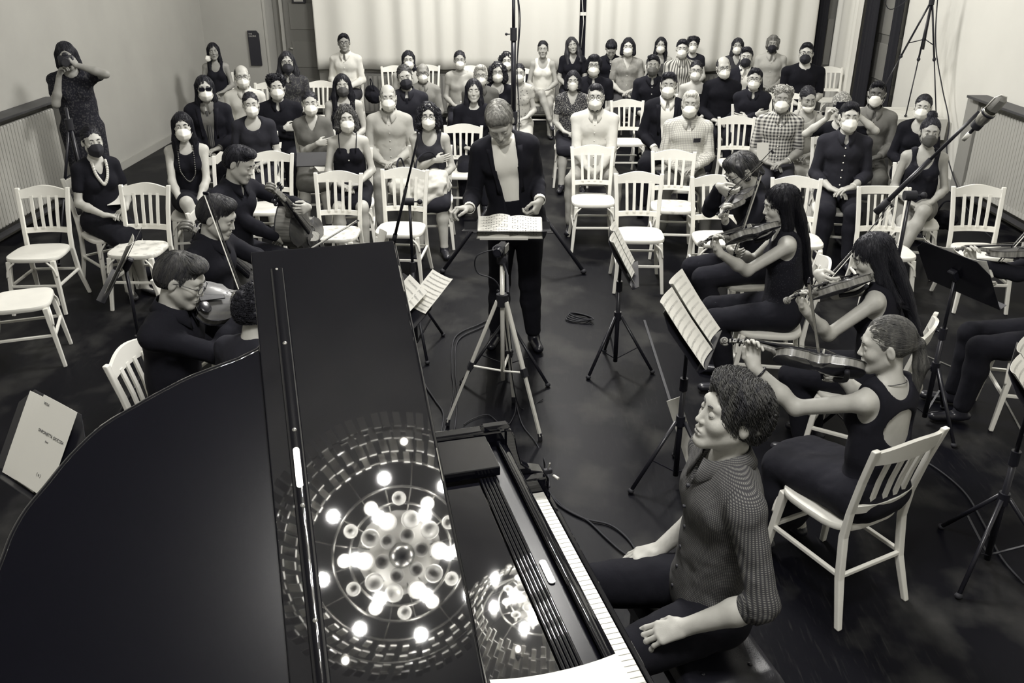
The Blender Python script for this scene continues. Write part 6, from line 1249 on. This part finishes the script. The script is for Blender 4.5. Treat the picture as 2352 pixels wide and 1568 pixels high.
t = empty('camcorder', TB+Vector((-.005, -.0, 1.085)), R(-14), 'small black camcorder on the silver tripod', 'camera'); m = MB(); m.box((0, 0, .035), (.052, .12, .062), bev=.014); m.build('body', mat('glossy_plastic', .012, rough=.18), t, auto=40); m = MB(); m.cyl((0, -.055, .038), (0, -.085, .038), .024, 18); m.build('lens', mat('glossy_plastic', .012), t, auto=40); MB().cyl((0, -.086, .038), (0, -.088, .038), .017, 18).build('lens_glass', mat('lens_glass', .02, rough=.03, coat=1), t); MB().box((.030, .01, .04), (.008, .07, .045), bev=.003).build('screen', M_grey, t); MB().tube([(-.026, .03, .05), (-.045, 0, .04), (-.045, -.02, .03), (-.026, -.03, .03)], .006, 6).build('hand_strap', M_rub, t, smooth=True)
tag(MB().tube(spline([TB+Vector((-.03, 0, 1.12)), TB+Vector((-.14, -.03, 1.09)), TB+Vector((-.14, 0, .98)), TB+Vector((-.02, .0, .90)), TB+Vector((.03, .1, .5)), TB+Vector((.10, .16, .03)), TB+Vector((.25, .3, .01))], 8), .004, 6).build('cable', M_rub, smooth=True), 'thin black cable looping from the camcorder to the floor', 'cable')
# photographer's camera and the tripod before her
hp = JF['W'] @ Vector(JF['hc']); fwd_ = JF['W'].to_3x3() @ Vector((0, 1, 0)); t = empty('photo_camera', hp+fwd_*.16+Vector((0, 0, -.025)), R(-158), 'black photo camera held to the face of the photographer at the left wall', 'camera'); m = MB(); m.box((0, 0, 0), (.14, .05, .095), bev=.012); m.box((0, 0, .055), (.05, .045, .035), bev=.01); m.build('body', mat('matte_plastic', .012, rough=.5), t, auto=40); m = MB(); m.cyl((0, .02, -.005), (0, .12, -.005), .038, 18); m.build('lens', M_rub, t, auto=40); MB().cyl((0, .121, -.005), (0, .122, -.005), .030, 18).build('lens_glass', mat('lens_glass', .02), t)
def plain_tripod(loc, feet, ztop, label, zc=None, head=None, name='tripod', r=.010):
    loc = Vector(loc); t = empty(name, loc, 0, label, 'tripod'); m = MB(); m.cyl((0, 0, ztop*.52), (0, 0, ztop), r*1.1, 10); m.build('center_column', M_blk, t, smooth=True); MB().cyl((0, 0, ztop*.86), (0, 0, ztop*.93), r*2.6, 12).build('crown', M_rub, t, auto=40)
    for f in feet:
        ft = Vector(f)-loc; tp = Vector((0, 0, ztop*.9)); mid = tp.lerp(ft, .5); m = MB(); m.tube([tp, mid], r, 8); o = m.build('leg', M_blk, t, smooth=True); MB().tube([mid, ft], r*.65, 8).build('leg_extension', M_blk, o, smooth=True); MB().ell(mid, (r*1.7, r*1.7, r*2)).build('leg_lock', M_rub, o, smooth=True); MB().ell(ft+Vector((0, 0, r)), (r*1.6, r*1.6, r)).build('foot', M_rub, o, smooth=True); MB().tube([Vector((0, 0, ztop*.60)), tp.lerp(ft, .38)], r*.5, 6).build('strut', M_blk, o, smooth=True)
    return t
c = at(152, 250, 1.35); plain_tripod((c.x, c.y, 0), [(c.x-.22, c.y-.28, 0), (c.x+.20, c.y-.26, 0), (c.x, c.y+.25, 0)], 1.36, 'thin black tripod standing in front of the photographer at the left', r=.013)
# table with white cloth and the tall tripod on it
TT = Vector((4.48, 11.1, 0)); t = empty('side_table', TT, 0, 'small table with pale cloth by the right wall under the tall tripod', 'table'); MB().box((0, 0, .735), (1.15, .80, .03), bev=.005).build('tabletop', mat('table_wood', .3), t)
for x in (-1, 1):
    for y in (-1, 1): MB().bar((x*.5, y*.33, 0), (x*.5, y*.33, .72), .045).build('leg', mat('table_leg', .04), t)
rows = []; 
for j in range(5): rows.append([(x*(1+.02*j*.3)+.012*sin(i*1.3)*j/2, y*(1+.02*j*.3), .755-.06*j*(j > 0)) for i, (x, y) in enumerate([(-.59, -.42), (-.3, -.42), (0, -.42), (.3, -.42), (.59, -.42), (.59, 0), (.59, .42), (.3, .42), (0, .42), (-.3, .42), (-.59, .42), (-.59, 0)])])
m = MB(); m.grid(rows, close=True); m.add(rows[0], [list(range(12))]); o = m.build('tablecloth', cloth(.55)); o.location = TT; tag(o, 'pale cloth spread over the small side table at the right', 'tablecloth')
ztab = .757; f1 = (4.62, 10.82, ztab); f2 = (4.98, 10.80, ztab); f3 = (4.44, 11.42, ztab); c = (4.76, 11.0, 0)
loc = Vector((c[0], c[1], ztab)); t = plain_tripod(loc, [f1, f2, f3], 1.45, 'tall thin black tripod standing on the cloth-covered side table', r=.012); MB().tube([(0, 0, 1.4), (.01, 0, 2.0)], .008, 8).build('extension', M_blk, t, smooth=True)
tag(MB().tube(spline([loc+Vector((.02, 0, 1.9)), loc+Vector((.05, -.03, 1.3)), loc+Vector((.10, -.10, .8)), loc+Vector((.20, -.25, .35)), Vector((5.0, 10.5, .76)), Vector((4.93, 10.2, .4)), Vector((4.75, 9.0, .03)), Vector((4.6, 7.6, .012)), Vector((4.45, 6.5, .012))], 8), .007, 6).build('cable', M_rub, smooth=True), 'black cable running from the tall tripod down along the right wall', 'cable')
tag(MB().tube(spline([Vector((4.90, 11.2, 2.6)), Vector((4.6, 11.2, 2.1)), Vector((4.35, 11.2, 1.95)), Vector((4.25, 11.2, 2.3)), Vector((4.3, 11.2, 2.8))], 8), .005, 6).build('cable', M_rub, smooth=True), 'thin cable loop hanging beside the tall tripod at the top', 'cable')
# ---------------------------------------------------------------- floor cables
def cable(pts, lab, r=.0055, z=.008): tag(MB().tube(spline([at(x, y, z) if len(v) == 2 else at(x, y, v[2]) for v in pts for x, y in [v[:2]]], 8), r, 6).build('cable', M_rub, smooth=True), lab, 'cable')
cable([(1150, 722), (1100, 745), (1045, 775), (1038, 850), (1042, 900), (1022, 985), (1000, 1060)], 'black cable curving over the floor left of the silver tripod')
cable([(1155, 728), (1105, 752), (1052, 782), (1046, 850), (1050, 905), (1044, 985), (1020, 1080)], 'second black cable running beside the first left of the tripod')
cable([(968, 845), (975, 880), (1000, 920), (1018, 950), (1012, 1000)], 'thin black cable under the white sheets stand')
cable([(1065, 975), (1085, 962), (1120, 952), (1145, 970), (1165, 978), (1182, 950), (1185, 925)], 'thin black cable snaking behind the piano corner', .0035)
cable([(1185, 925), (1200, 975), (1230, 1015), (1250, 1055), (1258, 1085, .3), (1262, 1118, .75)], 'cable rising from the tripod foot to the piano key block', .004)
cable([(1262, 1130), (1285, 1160), (1340, 1190), (1400, 1205), (1440, 1235), (1468, 1275), (1495, 1312), (1520, 1350)], 'black cable bundle on the floor between piano and stand, upper strand')
cable([(1270, 1140), (1300, 1168), (1350, 1196), (1392, 1235), (1430, 1268), (1470, 1290), (1500, 1310)], 'black cable bundle on the floor between piano and stand, lower strand')
cable([(2095, 1045), (2150, 1075), (2215, 1130), (2258, 1200), (2300, 1280), (2352, 1340)], 'black cable on the floor behind the nearest white chair')
m = MB(); [m.tube([Vector((.45+.09*cos(a+i)+i*.01, 6.35+.07*sin(a+i*.7), .012+.006*i)) for a in np.linspace(0, 6.28, 24)], .005, 6) for i in range(4)]; tag(m.build('cable_coil', M_rub, smooth=True), 'coil of black cable on the floor beside the conductor', 'cable')
tag(MB().bar(at(1480, 735, .004), at(1560, 985, .004), .018, .004).build('tape_strip', mat('gaffer_tape', .015, rough=.5)), 'dark tape strip on the floor left of the violin stand', 'tape')
for a, b, l in (((1960, 745), (2205, 850), 'thin floor seam strip running to the loafers at the right'), ((2290, 885), (2352, 1000), 'short floor strip by the right edge')): tag(MB().bar(at(*a, .003), at(*b, .003), .012, .004).build('floor_strip', mat('floor_strip_grey', .10, rough=.4)), l, 'strip')
o = MB().bar(at(1546, 916, .40), at(1592, 1062, .01), .075, .004, up=(0, -1, .3)).build('leaning_paper', M_paper); tag(o, 'pale strip of paper leaning to the floor behind the violin stand pole', 'paper')
# clamp on the key block
t = empty('microphone_clamp', pk(.03, -.04, .79), PAZ, 'small clamp with cable plug on the piano key block', 'clamp'); MB().box((0, 0, .012), (.035, .02, .02), bev=.003).build('jaw', M_rub, t, auto=40); MB().tube([(0, 0, .02), (.008, -.005, .05), (.0, -.022, .06)], .0025, 6).build('hook', M_alu, t, smooth=True); MB().cyl((.018, -.02, .0), (.030, -.045, .0), .006, 8).build('plug', M_alu, t, smooth=True)
# paper on the piano
Mx = Matrix((PN*-1, PK, Vector((0, 0, 1)))).transposed(); sheet(pk(-1.275, .32, 1.0), Mx, .34, .23, 'blank white sheet lying on the bass end of the piano', lines=False, curl=.018)
# ---------------------------------------------------------------- piano bench
bq = JPI['W'] @ Vector((0, .02, 0)); t = empty('piano_bench', (bq.x, bq.y, 0), R(106), 'black tufted leather bench under the pianist', 'bench'); n, m_ = 28, 40; rows = []
for i in range(n+1):
    row = []
    for j in range(m_+1):
        u, v = -1+2*i/n, -1+2*j/m_; e = max(abs(u), abs(v)); z = .475-.045*max(0, (e-.80)/.2)**2; 
        for bu in (-.5, .5):
            for bv in (-.66, 0, .66): z -= .018*math.exp(-((u-bu)**2*10+(v-bv)**2*16))
        row.append((v*.30, u*.175, z))
    rows.append(row)
m = MB(); m.grid(rows); o = m.build('cushion', mat('black_leather', .012, rough=.38, bump=.2, bscale=250), t, smooth=True); MB().box((0, 0, .40), (.58, .335, .075), bev=.008).build('seat_box', M_lac, t, auto=40)
for x in (-1, 1):
    for y in (-1, 1): MB().bar((x*.25, y*.13, 0), (x*.25, y*.13, .37), .04, .04).build('leg', M_lac, t, bevel=.004)
for u in (-.5, .5):
    for v in (-.66, 0, .66): MB().ell((v*.30, u*.175, .459), (.008, .008, .004), 8, 6).build('tuft_button', mat('black_leather', .012), o, smooth=True)
# ---------------------------------------------------------------- small things in the audience
def flat(px, py, z, w_, d_, yaw, tiltx, label, name='paper', cat='paper', v=.72, th=.002, lines=False):
    p = at(px, py, z); m = MB().box((0, 0, 0), (w_, d_, th)); o = m.build(name, mat('sheet_%.2f' % v, v, rough=.7)); o.location = p; o.rotation_euler = (R(tiltx), 0, R(yaw)); tag(o, label, cat); return o
flat(268, 452, .74, .15, .20, 20, 25, 'folded programme in the hands of the person with the pale necklace'); flat(624, 334, .74, .20, .14, 10, 15, 'white programme on the lap of the person in the dark tee'); flat(738, 386, .70, .10, .15, 30, 10, 'small programme held beside the grey folder')
flat(503, 362, .72, .13, .19, -30, 25, 'pale programme on the lap of the long-haired suited man'); flat(718, 366, .76, .30, .19, 8, 30, 'dark grey folder on the lap of the person in the grey dress', 'folder', 'folder', .05, .012); flat(1752, 348, .92, .11, .16, 5, 72, 'pale leaflet held upright by the grey-haired man in plaid', 'leaflet', 'leaflet', .5, .003)
flat(812, 418, .74, .07, .12, 20, 20, 'small phone held by the person in the black camisole', 'phone', 'phone', .3, .008)
pp = (JP['JA'][-1][2]+JP['JA'][1][2])/2; pq = JP['W'] @ Vector(pp+np.array((0, .03, .10))); o = MB().box((0, 0, 0), (.15, .009, .075), bev=.003).build('phone', mat('phone_black', .01, rough=.2), auto=40); o.location = pq; o.rotation_euler = (0, 0, JP['root'].rotation_euler.z); tag(o, 'black phone held up by the person in the head scarf', 'phone')
def bag(px, py, z, s, label, v, name='handbag', sd=0):
    p = at(px, py, z); S = Sdf(); S.ell((0, 0, 0), (.17*s, .11*s, .13*s), k=.02); S.ell((.09*s, .02, .04*s), (.10*s, .09*s, .09*s), k=.04); S.ell((-.10*s, 0, -.03*s), (.09*s, .10*s, .08*s), k=.04); S.plane((0, 0, -1), .12*s); v_, q = S.mesh(.012); n = vnormals(v_, q); v_ = v_+n*(vnoise(v_+sd, 14)*.05+vnoise(v_, 35)*.015)[:, None]
    t = empty(name, p, R(20+sd*30), label, 'bag'); npmesh('body', v_, [q], cloth(v), parent=t); MB().tube(spline([(-.12*s, 0, .08*s), (-.08*s, .02, .22*s), (.06*s, .02, .24*s), (.13*s, 0, .08*s)], 5), .008, 6).build('handle', cloth(.02 if v > .3 else .01), t, smooth=True); return t
bag(985, 435, .60, 1.35, 'pale crumpled bag with dark straps lying on the chair behind the boom arm', .62, sd=1); bag(925, 420, .62, .9, 'white crumpled jacket draped behind the chair with the boom arm', .70, 'folded_jacket', 2); bag(857, 218, .65, .9, 'black handbag beside the unmasked man by the curtain', .008, sd=3); bag(812, 565, .16, .8, 'pale bag on the floor under the scuffed chair beside the lid', .3, sd=4); bag(1212, 185, .62, .7, 'black handbag hanging on the chair beside the person with a braid', .008, sd=5); bag(2165, 505, .14, .8, 'black bag on the floor behind the right music stand', .008, sd=6); bag(330, 620, .12, .9, 'dark bag on the floor under the worn chair at the left', .012, sd=7)
# necklaces, watch, bracelets (things worn stay with their wearer)
def worn(J, pts, r, name, mt, beads=False, loc=None):
    q = MB(); P_ = spline(pts, 8)
    if beads: [q.ell(p, (r*1.0, r*1.0, r*1.3), 8, 6) for p in P_[::1]]
    else: q.tube(P_, r, 6)
    o = q.build(name, mt, J['root'], smooth=True); return o
def ring_around(J, side, f, rad, name, mt, w_=.006, n=20):
    A, E, Wr = J['JA'][side][:3]; a = nrm(Wr-E); c = E+(Wr-E)*f; u = nrm(np.cross(a, (0, 0, 1.))); v = np.cross(a, u); q = MB(); q.tube([c+(u*cos(t_)+v*sin(t_))*rad for t_ in np.linspace(0, 2*pi, n)], w_, 8, cap=False); return q.build(name, mt, J['root'], smooth=True)
ring_around(JV, -1, .86, .031, 'bracelet', M_blk, .0045)
N_ = JV['N0']; F2, X2, U2 = JV['F2'], JV['X2'], JV['U2']; worn(JV, [N_+F2*(.066*cos(a)+.00)+X2*.064*sin(a)+U2*(.012-.02*cos(a)) for a in np.linspace(0, 2*pi, 12)], .0016, 'necklace', M_blk)

def neck(J, pts, r, name, mt, beads=True, k=6):
    """beads or chain lying on the chest: pts are (side, below the neck base)"""
    P_ = spline([J['N0']+J['X2']*x+J['U2']*z+J['F2']*.30 for x, z in pts], k); Q = np.array([list(p) for p in P_])
    for _ in range(30): Q = Q-J['F2']*np.clip(np.minimum(J['G'].ev(Q), J['B'].ev(Q))-r, -.03, .03)[:, None]
    m = MB()
    if beads: [m.ell(q, (r, r, r*1.25), 8, 6) for q in Q]
    else: m.tube(Q, r, 6)
    return m.build(name, mt, J['root'], smooth=True)
neck(A_[0], [(-.055, .02), (-.05, -.05), (-.03, -.11), (0, -.15), (.03, -.11), (.05, -.05), (.055, .02)], .013, 'necklace', mat('pale_shell', .6, rough=.3), k=4)
neck(A_[1], [(-.06, .01), (-.065, -.10), (-.055, -.22), (0, -.29), (.055, -.22), (.065, -.10), (.06, .01)], .0055, 'bead_necklace', mat('dull_beads', .16, rough=.3), k=7)
neck(A_[2], [(-.05, .0), (-.03, -.05), (0, -.075), (.03, -.05), (.05, .0)], .0022, 'pendant_chain', mat('dark_beads', .05, rough=.3), beads=False)
o = clone(mask_template('flat', .76)); o.parent = A_[3]['root']; o.matrix_local = A_[3]['HM'] @ Matrix.Translation((0, .004, -.052)) @ Matrix.Diagonal((1, .92, .62, 1))
o = clone(mask_template('kn95', .78)); o.parent = A_[4]['root']; o.matrix_local = A_[4]['HM'] @ Matrix.Translation((.050, -.01, -.045)) @ Matrix.Rotation(R(-45), 4, 'Z') @ Matrix.Diagonal((.6, .8, .8, 1))
for q in (A_[5], A_[6]): ring_around(q, -1, .93, .029, 'wristwatch', M_alu, .005)
m = MB(); J = A_[7]; c = J['C']+J['X2']*-.085+J['U2']*.02; pts = np.array([c+J['X2']*dx+J['U2']*dz+J['F2']*.3 for dz in (-.022, .022) for dx in np.linspace(-.035, .035, 4)])
for _ in range(30): pts = pts-J['F2']*np.clip(J['G'].ev(pts)-.004, -.03, .03)[:, None]
m.grid([[tuple(p) for p in pts[:4]], [tuple(p) for p in pts[4:]]]); m.build('pocket_patch', cloth(.03), J['root'])
